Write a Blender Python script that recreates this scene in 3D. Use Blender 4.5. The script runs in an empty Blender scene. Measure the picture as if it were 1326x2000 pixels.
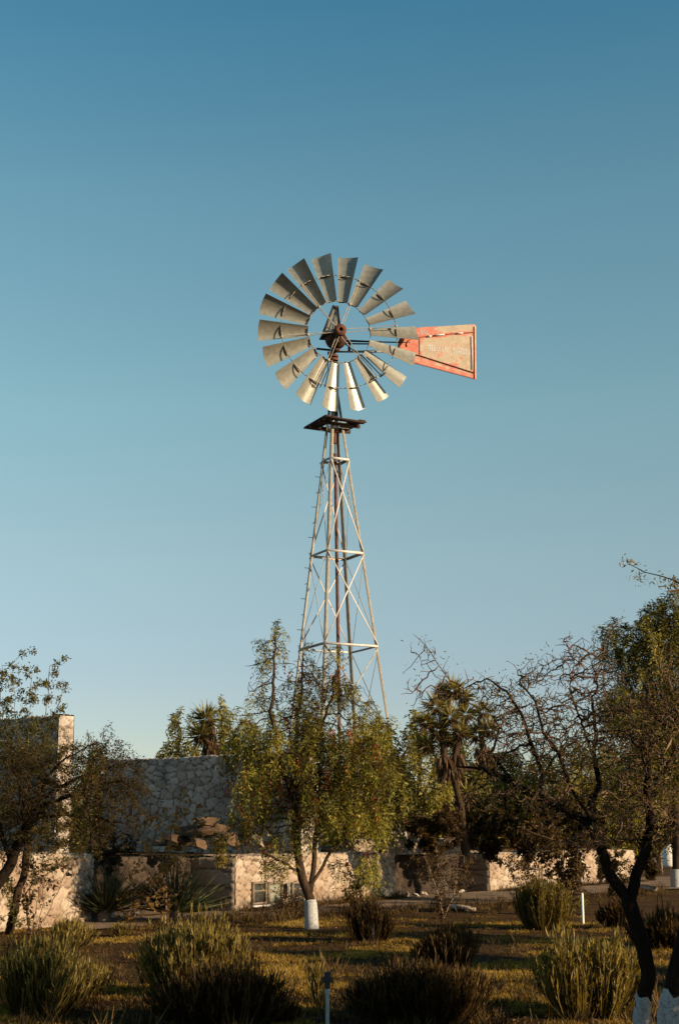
import bpy, bmesh, math, random
import numpy as np
from mathutils import Vector, Matrix, kdtree, noise
R = math.radians
SC = bpy.context.scene
COL = SC.collection
# ------------------------------------------------------------------ camera
F = 50 / 36 * 2000            # focal length in photo pixels
HOR = 1620.0                  # photo row of the horizon
PITCH = math.atan((HOR - 1000) / F)
CAMZ = 1.6
cd = bpy.data.cameras.new('camera'); cam = bpy.data.objects.new('camera', cd); COL.objects.link(cam)
cam.location = (0, 0, CAMZ); cam.rotation_euler = (R(90) + PITCH, 0, 0)
cd.sensor_fit = 'VERTICAL'; cd.sensor_height = 36; cd.sensor_width = 24; cd.lens = 50
cd.clip_start = 0.1; cd.clip_end = 5000
SC.camera = cam
# ------------------------------------------------------------------ sky, sun, exposure
SUN_AZ, SUN_EL = R(118), R(16)
SKY_STRENGTH, SUN_STRENGTH = 0.067, 5.0
w = bpy.data.worlds.new('World'); SC.world = w; w.use_nodes = True
nt = w.node_tree; nt.nodes.clear()
sky = nt.nodes.new('ShaderNodeTexSky'); sky.sky_type = 'NISHITA'; sky.sun_disc = False
sky.sun_elevation = SUN_EL; sky.sun_rotation = SUN_AZ
sky.altitude = 1800; sky.air_density = 1.0; sky.dust_density = 0.6; sky.ozone_density = 1.6
tcn = nt.nodes.new('ShaderNodeTexCoord'); sp_ = nt.nodes.new('ShaderNodeSeparateXYZ'); rmp = nt.nodes.new('ShaderNodeValToRGB')   # air colour by height above the horizon
hs = nt.nodes.new('ShaderNodeMix'); hs.data_type = 'RGBA'; hs.blend_type = 'MULTIPLY'; hs.inputs[0].default_value = 1.0
nt.links.new(tcn.outputs['Generated'], sp_.inputs[0]); nt.links.new(sp_.outputs['Z'], rmp.inputs[0])
for i_, (p_, c_) in enumerate([(0.0, (1.0, .86, .82)), (.099, (1.24, 1.07, .98)), (.182, (1.60, 1.42, 1.10)), (.287, (1.70, 1.76, 1.28)), (.419, (1.433, 1.818, 1.404)), (.536, (.80, 1.578, 1.42)), (.70, (.34, .75, .85)), (1.0, (.22, .45, .6))]):
    e_ = rmp.color_ramp.elements[i_] if i_ < 2 else rmp.color_ramp.elements.new(p_)
    e_.position = p_; e_.color = (c_[0] * .91, c_[1] * .94, c_[2] * .925, 1)
bg = nt.nodes.new('ShaderNodeBackground'); bg.inputs['Strength'].default_value = SKY_STRENGTH
ow = nt.nodes.new('ShaderNodeOutputWorld')
nt.links.new(sky.outputs[0], hs.inputs[6]); nt.links.new(rmp.outputs[0], hs.inputs[7]); nt.links.new(hs.outputs[2], bg.inputs['Color']); nt.links.new(bg.outputs[0], ow.inputs['Surface'])
sl = bpy.data.lights.new('sun', 'SUN'); sl.energy = SUN_STRENGTH; sl.angle = R(0.6); sl.color = (1.0, 0.77, 0.50)
so = bpy.data.objects.new('sun', sl); COL.objects.link(so)
SUNV = Vector((math.sin(SUN_AZ) * math.cos(SUN_EL), math.cos(SUN_AZ) * math.cos(SUN_EL), math.sin(SUN_EL)))
so.rotation_euler = SUNV.to_track_quat('Z', 'Y').to_euler(); so.location = SUNV * 60
SC.view_settings.view_transform = 'Standard'; SC.view_settings.look = 'None'
SC.view_settings.exposure = 0.76; SC.view_settings.gamma = 1.0
SC.render.engine = 'CYCLES'
SC.cycles.max_bounces = 5; SC.cycles.transparent_max_bounces = 8
SC.render.filter_size = 1.7 if hasattr(SC.render, 'filter_size') else 1.5

# ------------------------------------------------------------------ placing by where a thing stands
CF = Vector((0, math.cos(PITCH), math.sin(PITCH))); CU = Vector((0, -math.sin(PITCH), math.cos(PITCH)))
def ray(px, py): return CF + Vector((1, 0, 0)) * ((px - 663) / F) + CU * ((1000 - py) / F)
def P(px, py, Y):
    d = ray(px, py); return Vector((0, 0, CAMZ)) + d * (Y / d.y)
def G(px, py, z=0.0):
    d = ray(px, py); return Vector((0, 0, CAMZ)) + d * ((z - CAMZ) / d.z)
def ppm(Y): return F / Y * 1.0      # rough pixels per metre at distance Y

# ------------------------------------------------------------------ objects, names, tags
def tag(o, label=None, cat=None, group=None, kind=None):
    if label: o['label'] = label
    if cat: o['category'] = cat
    if group: o['group'] = group
    if kind: o['kind'] = kind
    return o
def empty(name, loc=(0, 0, 0), **k):
    o = bpy.data.objects.new(name, None); COL.objects.link(o); o.location = loc
    o.empty_display_size = 0.2
    return tag(o, **k)
class MB:
    """collects vertices / faces (+ a per-vertex float 'tone') into one mesh"""
    def __init__(s): s.v = []; s.f = []; s.t = []; s.n = 0; s.extra = {}; s.mi = 0; s.ms = []
    def add(s, verts, faces, tone=0.5):
        verts = np.asarray(verts, dtype=np.float32).reshape(-1, 3)
        fa = np.asarray(faces, dtype=np.int64) + s.n
        s.v.append(verts); s.f.append(fa); s.ms.append(np.full(len(fa), s.mi, np.int32))
        s.t.append(np.full(len(verts), tone, np.float32) if np.isscalar(tone) else np.asarray(tone, np.float32))
        s.n += len(verts)
    def box(s, c, size, rot=None, tone=0.5):
        x, y, z = [q / 2 for q in size]
        vs = [Vector(q) for q in ((-x,-y,-z),(x,-y,-z),(x,y,-z),(-x,y,-z),(-x,-y,z),(x,-y,z),(x,y,z),(-x,y,z))]
        if rot is not None: vs = [rot @ q for q in vs]
        s.add([Vector(c) + q for q in vs], [(0,3,2,1),(4,5,6,7),(0,1,5,4),(1,2,6,5),(2,3,7,6),(3,0,4,7)], tone)
    def bar(s, a, b, wd, th, side, tone=0.5):
        """flat bar from a to b, wide along side, thin across"""
        a, b, side = Vector(a), Vector(b), Vector(side); d = (b - a); L = d.length; d.normalize()
        side = (side - d * side.dot(d)).normalized(); nn = d.cross(side)
        s.box((a + b) / 2, (L, wd, th), Matrix((d, side, nn)).transposed(), tone)
    def tube(s, pts, rad, sides=6, tone=0.5, caps=True):
        pts = np.asarray([tuple(p) for p in pts], dtype=np.float64); n = len(pts)
        if n < 2: return
        rad = np.full(n, rad) if np.isscalar(rad) else np.asarray(rad)
        t = np.gradient(pts, axis=0); t /= np.linalg.norm(t, axis=1)[:, None] + 1e-9
        u = np.cross(t[0], (0, 0, 1.0))
        if np.linalg.norm(u) < 1e-3: u = np.array((1.0, 0, 0))
        vs = []
        ang = np.arange(sides) / sides * 2 * math.pi
        for i in range(n):
            u = u - t[i] * u.dot(t[i]); u /= np.linalg.norm(u) + 1e-9
            v = np.cross(t[i], u)
            vs.append(pts[i] + rad[i] * (np.cos(ang)[:, None] * u + np.sin(ang)[:, None] * v))
        fs = []
        for i in range(n - 1):
            for k in range(sides):
                fs.append((i*sides+k, i*sides+(k+1) % sides, (i+1)*sides+(k+1) % sides, (i+1)*sides+k))
        s.add(np.concatenate(vs), fs, tone)
        if caps and sides == 4:
            o = s.n - n*sides; e = n*sides - 4
            s.f.append(np.array([(3, 2, 1, 0), (e, e+1, e+2, e+3)]) + o); s.ms.append(np.full(2, s.mi, np.int32))
        elif caps:
            for base, rev in ((0, 1), ((n-1)*sides, 0)):
                c = pts[0] if rev else pts[-1]
                ring = np.concatenate(vs)[base:base+sides]
                m = np.vstack([ring, c[None]])
                tri = [(sides, (k+1) % sides, k, k) if rev else (sides, k, (k+1) % sides, (k+1) % sides) for k in range(sides)]
                s.add(m, [q for q in tri], tone)
    def build(s, name, mat, parent=None, smooth=False, **tags):
        v = np.concatenate(s.v); f = np.concatenate(s.f); t = np.concatenate(s.t)
        tri = f[:, 2] == f[:, 3] if f.shape[1] == 4 else np.zeros(len(f), bool)
        me = bpy.data.meshes.new(name)
        lens = np.where(tri, 3, 4); starts = np.concatenate([[0], np.cumsum(lens)[:-1]])
        mask = np.ones(f.shape, bool); mask[tri, 3] = False
        loops = f[mask]
        me.vertices.add(len(v)); me.vertices.foreach_set('co', v.ravel())
        me.loops.add(len(loops)); me.loops.foreach_set('vertex_index', loops.astype(np.int32))
        me.polygons.add(len(f)); me.polygons.foreach_set('loop_start', starts.astype(np.int32)); me.polygons.foreach_set('loop_total', lens.astype(np.int32))
        me.update(calc_edges=True)
        if smooth: me.polygons.foreach_set('use_smooth', np.ones(len(f), bool))
        a = me.attributes.new('tone', 'FLOAT', 'POINT'); a.data.foreach_set('value', t)
        for k, q in s.extra.items():
            a = me.attributes.new(k, 'FLOAT', 'POINT'); a.data.foreach_set('value', np.concatenate(q).astype(np.float32))
        for m_ in (mat if isinstance(mat, (list, tuple)) else [mat]): me.materials.append(m_)
        if isinstance(mat, (list, tuple)): me.polygons.foreach_set('material_index', np.concatenate(s.ms))
        o = bpy.data.objects.new(name, me); COL.objects.link(o)
        if parent is not None:
            o.parent = parent
            o.matrix_parent_inverse = Matrix.Translation(-world_loc(parent))
        return tag(o, **tags)
def world_loc(o):
    return Vector(o.location) if o.parent is None else Vector((0, 0, 0)) + (world_loc(o.parent) - world_loc(o.parent))  # parts keep origin at world zero
# parts are built in world coordinates; root empties sit at the thing's base
_wl = world_loc
def world_loc(o):
    return Vector(o.location) if o.type == 'EMPTY' else Vector((0, 0, 0))

# ------------------------------------------------------------------ materials
MATS = {}
def newmat(name):
    m = bpy.data.materials.new(name); m.use_nodes = True
    n = m.node_tree; n.nodes.clear()
    o = n.nodes.new('ShaderNodeOutputMaterial'); b = n.nodes.new('ShaderNodeBsdfPrincipled')
    n.links.new(b.outputs[0], o.inputs[0])
    return m, n, b, o
def N(n, t, **k):
    q = n.nodes.new(t)
    for a, v in k.items():
        if hasattr(q, a): setattr(q, a, v)
        else: q.inputs[a].default_value = v
    return q
def ramp(n, stops, src):
    r = n.nodes.new('ShaderNodeValToRGB'); e = r.color_ramp.elements
    e[0].position, e[0].color = stops[0][0], (*stops[0][1], 1)
    e[1].position, e[1].color = stops[-1][0], (*stops[-1][1], 1)
    for p, c in stops[1:-1]:
        q = e.new(p); q.color = (*c, 1)
    n.links.new(src, r.inputs[0]); return r.outputs[0]
def mix(n, a, b, f, mode='MIX'):
    m = n.nodes.new('ShaderNodeMix'); m.data_type = 'RGBA'; m.blend_type = mode
    for s, v in ((m.inputs[0], f), (m.inputs[6], a), (m.inputs[7], b)):
        if isinstance(v, (int, float)): s.default_value = v
        elif isinstance(v, tuple): s.default_value = (*v, 1)
        else: n.links.new(v, s)
    return m.outputs[2]
def coords(n, scale=(1, 1, 1)):
    c = N(n, 'ShaderNodeNewGeometry'); m = N(n, 'ShaderNodeMapping'); m.inputs['Scale'].default_value = scale
    n.links.new(c.outputs['Position'], m.inputs[0]); return m.outputs[0]
def objcoords(n, scale=(1, 1, 1)):
    c = N(n, 'ShaderNodeTexCoord'); m = N(n, 'ShaderNodeMapping'); m.inputs['Scale'].default_value = scale
    n.links.new(c.outputs['Object'], m.inputs[0]); return m.outputs[0]
def noise_n(n, vec, scale, detail=4, rough=0.6):
    q = N(n, 'ShaderNodeTexNoise'); q.inputs['Scale'].default_value = scale; q.inputs['Detail'].default_value = detail; q.inputs['Roughness'].default_value = rough
    n.links.new(vec, q.inputs['Vector']); return q.outputs['Fac']
def attr(n, name):
    a = N(n, 'ShaderNodeAttribute'); a.attribute_name = name; return a.outputs['Fac']
def bump(n, b, h, strength, dist):
    q = N(n, 'ShaderNodeBump'); q.inputs['Strength'].default_value = strength; q.inputs['Distance'].default_value = dist
    n.links.new(h, q.inputs['Height']); n.links.new(q.outputs[0], b.inputs['Normal'])
def leaf_mat(name, cols, transl=0.35, rough=0.55, tcol=None):
    """cols: ramp over the per-leaf tone"""
    m, n, b, o = newmat(name); cols = [tuple(v * .74 * (.55 + .5 * i / (len(cols) - 1)) / .85 for v in q) for i, q in enumerate(cols)]
    c = ramp(n, [(i / (len(cols) - 1), q) for i, q in enumerate(cols)], attr(n, 'tone'))
    n.links.new(c, b.inputs['Base Color']); b.inputs['Roughness'].default_value = rough
    b.inputs['Specular IOR Level'].default_value = 0.15
    t = N(n, 'ShaderNodeBsdfTranslucent'); ms = N(n, 'ShaderNodeMixShader'); ms.inputs[0].default_value = transl
    tc = mix(n, c, tcol or (1.0, 0.9, 0.35), 1.0, 'MULTIPLY')
    br = N(n, 'ShaderNodeHueSaturation'); br.inputs['Value'].default_value = 1.8; n.links.new(tc, br.inputs['Color'])
    n.links.new(br.outputs[0], t.inputs[0]); n.links.new(b.outputs[0], ms.inputs[1]); n.links.new(t.outputs[0], ms.inputs[2])
    n.links.new(ms.outputs[0], o.inputs[0]); return m
def bark_mat(name, c1, c2, scale=14):
    c1, c2 = [tuple(v * .75 for v in c) for c in (c1, c2)]
    m, n, b, o = newmat(name)
    f = noise_n(n, coords(n, (1, 1, 0.3)), scale, 5, .7)
    n.links.new(ramp(n, [(.3, c1), (.7, c2)], f), b.inputs['Base Color']); b.inputs['Roughness'].default_value = .95
    b.inputs['Specular IOR Level'].default_value = 0.05
    bump(n, b, f, .9, .02); return m
M = {}
M['bark_dark'] = bark_mat('dark_bark', (.008, .006, .005), (.032, .021, .015))
M['bark_twig'] = bark_mat('grey_twig_bark', (.06, .036, .022), (.27, .17, .105), 30)
M['bark_mid'] = bark_mat('brown_bark', (.025, .016, .011), (.095, .06, .04))
M['bark_pale'] = bark_mat('pale_bark', (.16, .11, .075), (.34, .26, .19), 20)
M['stem_green'] = bark_mat('green_stem', (.10, .10, .05), (.22, .19, .10), 20)
M['pepper'] = leaf_mat('pepper_leaf', [(.13, .055, .022), (.06, .052, .012), (.17, .165, .03), (.33, .31, .062), (.50, .43, .12)], .42)
M['pepper_far'] = leaf_mat('distant_pepper_leaf', [(.04, .03, .009), (.10, .097, .024), (.22, .205, .052), (.40, .34, .10)], .42)
M['berry'] = leaf_mat('red_peppercorn', [(.12, .025, .014), (.30, .06, .03), (.42, .13, .07)], .25, tcol=(1, .6, .4))
M['mesq'] = leaf_mat('mesquite_leaf', [(.045, .032, .008), (.13, .10, .024), (.28, .22, .06)], .45)
M['pod'] = leaf_mat('dry_pod', [(.12, .075, .04), (.30, .21, .13)], .3)
M['olive'] = leaf_mat('olive_shoot_leaf', [(.05, .045, .012), (.15, .13, .032), (.30, .24, .08)], .5)
M['brown'] = leaf_mat('brown_leaf', [(.03, .016, .008), (.075, .045, .017), (.16, .10, .04)], .35)
M['dry'] = leaf_mat('dry_yellow_leaf', [(.14, .09, .03), (.30, .18, .06)], .4)
M['dark'] = leaf_mat('dark_scrub_leaf', [(.018, .011, .005), (.050, .036, .012), (.13, .095, .03)], .35)
M['yucca'] = leaf_mat('yucca_leaf', [(.05, .034, .013), (.15, .12, .034), (.34, .30, .10)], .3)
M['yucca_dry'] = leaf_mat('dead_yucca_leaf', [(.05, .026, .013), (.16, .095, .05)], .15)
M['sotol'] = leaf_mat('sotol_leaf', [(.035, .045, .02), (.08, .095, .04), (.16, .16, .07)], .2)
M['lav'] = leaf_mat('lavender_stem', [(.024, .013, .005), (.10, .074, .02), (.38, .29, .095)], .38)
M['lavbrown'] = leaf_mat('lavender_shaded_brown_stem', [(.010, .005, .002), (.034, .019, .007), (.14, .085, .032)], .3)  # brown stems, coloured darker to stand for shade on the front clump
M['grass'] = leaf_mat('grass_blade', [(.09, .042, .012), (.30, .19, .042), (.60, .41, .11)], .42)

def galv():
    m, n, b, o = newmat('galvanised_steel')
    v = objcoords(n); a = noise_n(n, v, 9, 5, .65); c = noise_n(n, v, 55, 2, .5)
    col = mix(n, ramp(n, [(.3, (.21, .205, .175)), (.7, (.32, .31, .265))], a), (.16, .12, .08), ramp(n, [(.62, (0,)*3), (.78, (.55,)*3)], noise_n(n, v, 3.1, 6, .75)))
    n.links.new(col, b.inputs['Base Color']); b.inputs['Metallic'].default_value = .35
    n.links.new(ramp(n, [(.3, (.27,)*3), (.7, (.38,)*3)], c), b.inputs['Roughness'])
    bump(n, b, a, .06, .01); return m
M['galv'] = galv()
def steel(name, c1, c2, metal=.25, rough=.55):
    c1, c2 = [tuple(v * .80 for v in c) for c in (c1, c2)]
    m, n, b, o = newmat(name); a = noise_n(n, coords(n), 7, 6, .75)
    n.links.new(ramp(n, [(.35, c1), (.65, c2)], a), b.inputs['Base Color']); b.inputs['Metallic'].default_value = metal; b.inputs['Roughness'].default_value = rough
    bump(n, b, a, .2, .004); return m
M['towersteel'] = steel('weathered_tower_steel', (.26, .23, .18), (.46, .43, .37), .15, .6)
M['braces'] = steel('pale_brace_steel', (.50, .46, .42), (.72, .68, .62), .1, .55)
M['rust'] = steel('rusty_iron', (.035, .012, .007), (.17, .055, .027), .1, .85)
M['rustdark'] = steel('dark_rusted_casting', (.020, .007, .005), (.10, .032, .016), .1, .8)
M['rustpipe'] = steel('rusty_red_pipe', (.06, .022, .014), (.19, .07, .042), .1, .8)
M['darksteel'] = steel('dark_oily_steel', (.012, .010, .010), (.04, .03, .026), .2, .7)
M['wood'] = steel('dark_plank', (.022, .012, .008), (.06, .03, .02), 0, .9)
def vane_mat():
    m, n, b, o = newmat('faded_red_vane_paint')
    uv = attr(n, 'tone')       # 1 near the border of the sheet, 0 inside
    v = objcoords(n)
    a = noise_n(n, v, 3.6, 6, .72); 
    add = N(n, 'ShaderNodeMath', operation='ADD'); n.links.new(uv, add.inputs[0]); n.links.new(a, add.inputs[1])
    red = ramp(n, [(.3, (.50, .125, .08)), (.7, (.58, .25, .18))], noise_n(n, v, 9, 4, .7))
    crm = ramp(n, [(.3, (.36, .27, .18)), (.7, (.54, .44, .33))], noise_n(n, v, 6, 6, .75))
    k = ramp(n, [(.57, (0,)*3), (.66, (1,)*3)], add.outputs[0])
    n.links.new(mix(n, crm, red, k), b.inputs['Base Color']); b.inputs['Roughness'].default_value = .6; return m
M['vane'] = vane_mat()
M['redpaint'] = steel('faded_red_paint', (.50, .10, .06), (.62, .24, .16), 0, .6)
M['whitepaint'] = steel('chipped_white_paint', (.62, .58, .52), (.82, .79, .74), 0, .6)
def whitewash():
    m, n, b, o = newmat('limewash'); v = coords(n)
    a = noise_n(n, v, 55, 4, .7)
    lw_ = ramp(n, [(.30, (.13, .11, .09)), (.42, (.34, .335, .33)), (.7, (.50, .50, .50))], a)
    n.links.new(mix(n, lw_, (.10, .07, .05), ramp(n, [(.56, (0,)*3), (.66, (.75,)*3)], noise_n(n, v, 13, 5, .8))), b.inputs['Base Color']); b.inputs['Roughness'].default_value = .9
    bump(n, b, a, .8, .02); return m
M['limewash'] = whitewash()
def stone(name, mort, cols, dirt):
    mort, dirt = [tuple(v * .74 for v in c) for c in (mort, dirt)]; cols = [tuple(v * .80 for v in c) for c in cols]
    m, n, b, o = newmat(name); v = coords(n)
    a = noise_n(n, v, 11, 6, .72); big = noise_n(n, v, .9, 4, .6)
    c = ramp(n, [(i / (len(cols) - 1), q) for i, q in enumerate(cols)], attr(n, 'tone'))
    c = mix(n, c, ramp(n, [(.25, (.45, .42, .40)), (.6, (1.0, 1.0, 1.0))], a), .75, 'MULTIPLY')
    c = mix(n, c, dirt, ramp(n, [(.46, (0,)*3), (.66, (.8,)*3)], big))
    c = mix(n, c, mort, attr(n, 'mortar'))
    n.links.new(c, b.inputs['Base Color']); b.inputs['Roughness'].default_value = .92; b.inputs['Specular IOR Level'].default_value = .15
    bump(n, b, a, .7, .03); return m
M['stone'] = stone('cream_rubble_stone', (.13, .08, .05), [(.34, .25, .18), (.50, .40, .31), (.58, .49, .39), (.44, .32, .23)], (.32, .22, .15))
M['stonegrey'] = stone('grey_rubble_stone', (.10, .07, .052), [(.42, .33, .27), (.56, .47, .40), (.66, .57, .49), (.48, .38, .30)], (.24, .20, .17))
M['stoneshade'] = stone('shade_darkened_rubble_stone', (.03, .02, .014), [(.045, .032, .024), (.075, .055, .04), (.10, .075, .055)], (.03, .02, .014))  # stone colour darkened to stand for the shade in the recessed stretches
M['rock'] = stone('loose_rock', (.3, .2, .14), [(.03, .018, .011), (.08, .047, .028), (.16, .10, .06)], (.20, .13, .08))
M['whiterock'] = stone('pale_rock', (.3, .2, .14), [(.45, .38, .30), (.62, .55, .46), (.55, .46, .37)], (.30, .23, .17))
def ground_mat():
    m, n, b, o = newmat('dry_soil'); v = coords(n)
    a = noise_n(n, v, 1.3, 6, .62); c = noise_n(n, v, 26, 5, .75); d = noise_n(n, v, 5, 5, .7)
    soil = ramp(n, [(.35, (.012, .005, .002)), (.52, (.055, .024, .009)), (.72, (.24, .12, .048))], c)
    gr = ramp(n, [(.35, (.02, .010, .003)), (.7, (.16, .10, .025))], c)
    n.links.new(mix(n, soil, gr, ramp(n, [(.42, (0,)*3), (.60, (.9,)*3)], a)), b.inputs['Base Color'])
    b.inputs['Roughness'].default_value = .95; b.inputs['Specular IOR Level'].default_value = .08
    s = N(n, 'ShaderNodeMath', operation='ADD'); n.links.new(c, s.inputs[0]); n.links.new(d, s.inputs[1])
    bump(n, b, s.outputs[0], 1.0, .06); return m
M['ground'] = ground_mat()
def path_mat():
    m, n, b, o = newmat('dusty_gravel'); v = coords(n); c = noise_n(n, v, 30, 5, .8); a = noise_n(n, v, 1.8, 4, .6)
    col = mix(n, ramp(n, [(.3, (.10, .064, .038)), (.7, (.29, .19, .115))], c), (.055, .028, .014), ramp(n, [(.45, (0,)*3), (.65, (.8,)*3)], a))
    n.links.new(col, b.inputs['Base Color']); b.inputs['Roughness'].default_value = .95
    bump(n, b, c, .9, .03); return m
M['path'] = path_mat()
def plain(name, c, rough=.6, metal=0, vary=.25, sc=12):
    m, n, b, o = newmat(name); a = noise_n(n, coords(n), sc, 5, .7)
    n.links.new(ramp(n, [(.3, tuple(q * (1 - vary) for q in c)), (.7, tuple(min(1, q * (1 + vary)) for q in c))], a), b.inputs['Base Color'])
    b.inputs['Roughness'].default_value = rough; b.inputs['Metallic'].default_value = metal; return m
M['pvc'] = plain('grey_plastic_pipe', (.30, .32, .32), .5)
M['black'] = plain('black_plastic', (.012, .011, .011), .6)
M['stake'] = plain('white_painted_stake', (.72, .66, .58), .7, vary=.1)
M['frame'] = plain('weathered_window_frame', (.16, .12, .085), .7)
M['palewin'] = plain('pale_window_board', (.20, .20, .15), .7, vary=.4, sc=6)
M['white'] = plain('white_jug_plastic', (.7, .68, .64), .5, vary=.1)
gm, gn, gb, go = newmat('dusty_glass'); gb.inputs['Base Color'].default_value = (.045, .045, .04, 1); gb.inputs['Roughness'].default_value = .12; gb.inputs['Metallic'].default_value = 0; M['glass'] = gm

# ------------------------------------------------------------------ ground
rng = np.random.default_rng(7)
def gz(x, y):
    a = noise.noise(Vector((x * .5, y * .5, 3.1))) * .05 + noise.noise(Vector((x * 2.1, y * 2.1, 8.))) * .025 if y < 45 else 0
    return a * (1 if y < 18 else .25) - .02
mb = MB()
ys = np.concatenate([np.arange(-12, 6, 1.5), np.arange(6, 26, .22), np.arange(26, 50, 1.0), np.geomspace(50, 2600, 20)])
us = np.concatenate([-np.geomspace(40, 1.0, 7)[:-1], np.linspace(-1, 1, 60), np.geomspace(1.0, 40, 7)[1:]])
gv = []
for y in ys:
    hw = max(7.5, abs(y) * .35) if y < 60 else y * .5
    for u in us:
        x = u * hw; gv.append((x, y, gz(x, y)))
nu = len(us); gf = [(j*nu+i, j*nu+i+1, (j+1)*nu+i+1, (j+1)*nu+i) for j in range(len(ys)-1) for i in range(nu-1)]
mb.add(gv, gf); mb.build('ground', M['ground'], smooth=True, kind='structure')
# gravel path in front of the house, running back to the right
def strip(name, left, right, z, mat, n=40):
    mb = MB(); vs = []
    for i in range(n + 1):
        t = i / n
        for s, pl in ((0, left), (1, right)):
            k = t * (len(pl) - 1); a = min(int(k), len(pl) - 2); q = Vector(pl[a]).lerp(Vector(pl[a+1]), k - a)
            wob = noise.noise(Vector((q.x * 1.7, q.y * 1.7, s * 5.))) * .12
            vs.append(Vector((q.x + wob, q.y + wob, 0)))
    out = []; m = 8
    for i in range(n + 1):
        for j in range(m + 1):
            q = vs[2*i].lerp(vs[2*i+1], j / m); out.append((q.x, q.y, max(gz(q.x, q.y), 0) * 0 + z + noise.noise(Vector((q.x * 2, q.y * 2, 1))) * .008))
    mb.add(out, [(i*(m+1)+j, i*(m+1)+j+1, (i+1)*(m+1)+j+1, (i+1)*(m+1)+j) for i in range(n) for j in range(m)])
    return mb.build(name, mat, smooth=True, kind='structure')
strip('gravel_path', [G(150, 1818), G(330, 1806), G(470, 1793), G(640, 1783), G(800, 1778), G(1000, 1762), G(1200, 1742), G(1420, 1732)],
      [G(150, 1796), G(330, 1788), G(470, 1776), G(640, 1756), G(800, 1750), G(1000, 1738), G(1200, 1716), G(1420, 1706)], .012, M['path'], 60)
strip('far_path', [G(1140, 1688), G(1300, 1686), G(1500, 1684)], [G(1140, 1676), G(1300, 1675), G(1500, 1674)], .012, M['path'], 20)

# ------------------------------------------------------------------ rubble stone walls
def smooth(x): x = np.clip(x, 0, 1); return x * x * (3 - 2 * x)
class Stones:
    def __init__(s, L, H, cw, ch, seed):
        r = np.random.default_rng(seed); pts = []
        y = -ch
        while y < H + ch * 2:
            x = -cw + r.random() * cw
            rh = ch * r.uniform(.65, 1.4)
            while x < L + cw:
                cwi = cw * r.uniform(.35, 1.9)
                pts.append((x + cwi * .5 + r.normal() * cw * .1, y + rh * .5 + r.normal() * ch * .26)); x += cwi
                if cwi > cw * 1.2 and r.random() < .4: pts.append((x - cwi * .3, y + rh * .95))
            y += rh
        s.p = np.array(pts); s.ch = ch; s.cw = cw; s.sx = ch / cw
        s.r = r.random(len(pts)); s.d = r.uniform(.2, 1, len(pts)); s.g = r.normal(size=(len(pts), 2)) * .35
        kd = kdtree.KDTree(len(pts))
        for i, q in enumerate(pts): kd.insert((q[0] * s.sx * 1.1, q[1], 0), i)
        kd.balance(); s.kd = kd
    def at(s, u, v):
        wu = noise.noise(Vector((u * 9, v * 9, 2))) * .05 + noise.noise(Vector((u * 25, v * 25, 2))) * .02; wv = noise.noise(Vector((u * 9, v * 9, 7))) * .035 + noise.noise(Vector((u * 25, v * 25, 9))) * .02
        q = s.kd.find_n(((u + wu) * s.sx * 1.1, v + wv, 0), 2)
        e = (q[1][2] - q[0][2]) / s.ch
        i = q[0][1]; k = min(1, max(0, e / .20)); k = k * k * (3 - 2 * k)
        tilt = s.g[i][0] * (u - s.p[i][0]) + s.g[i][1] * (v - s.p[i][1])
        return k * (.35 + .65 * s.d[i]) + tilt * .9 + .25 * noise.noise(Vector((u * 14, v * 14, 3))), s.r[i], 1 - min(1, max(0, (e - .02) / .11))
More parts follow.
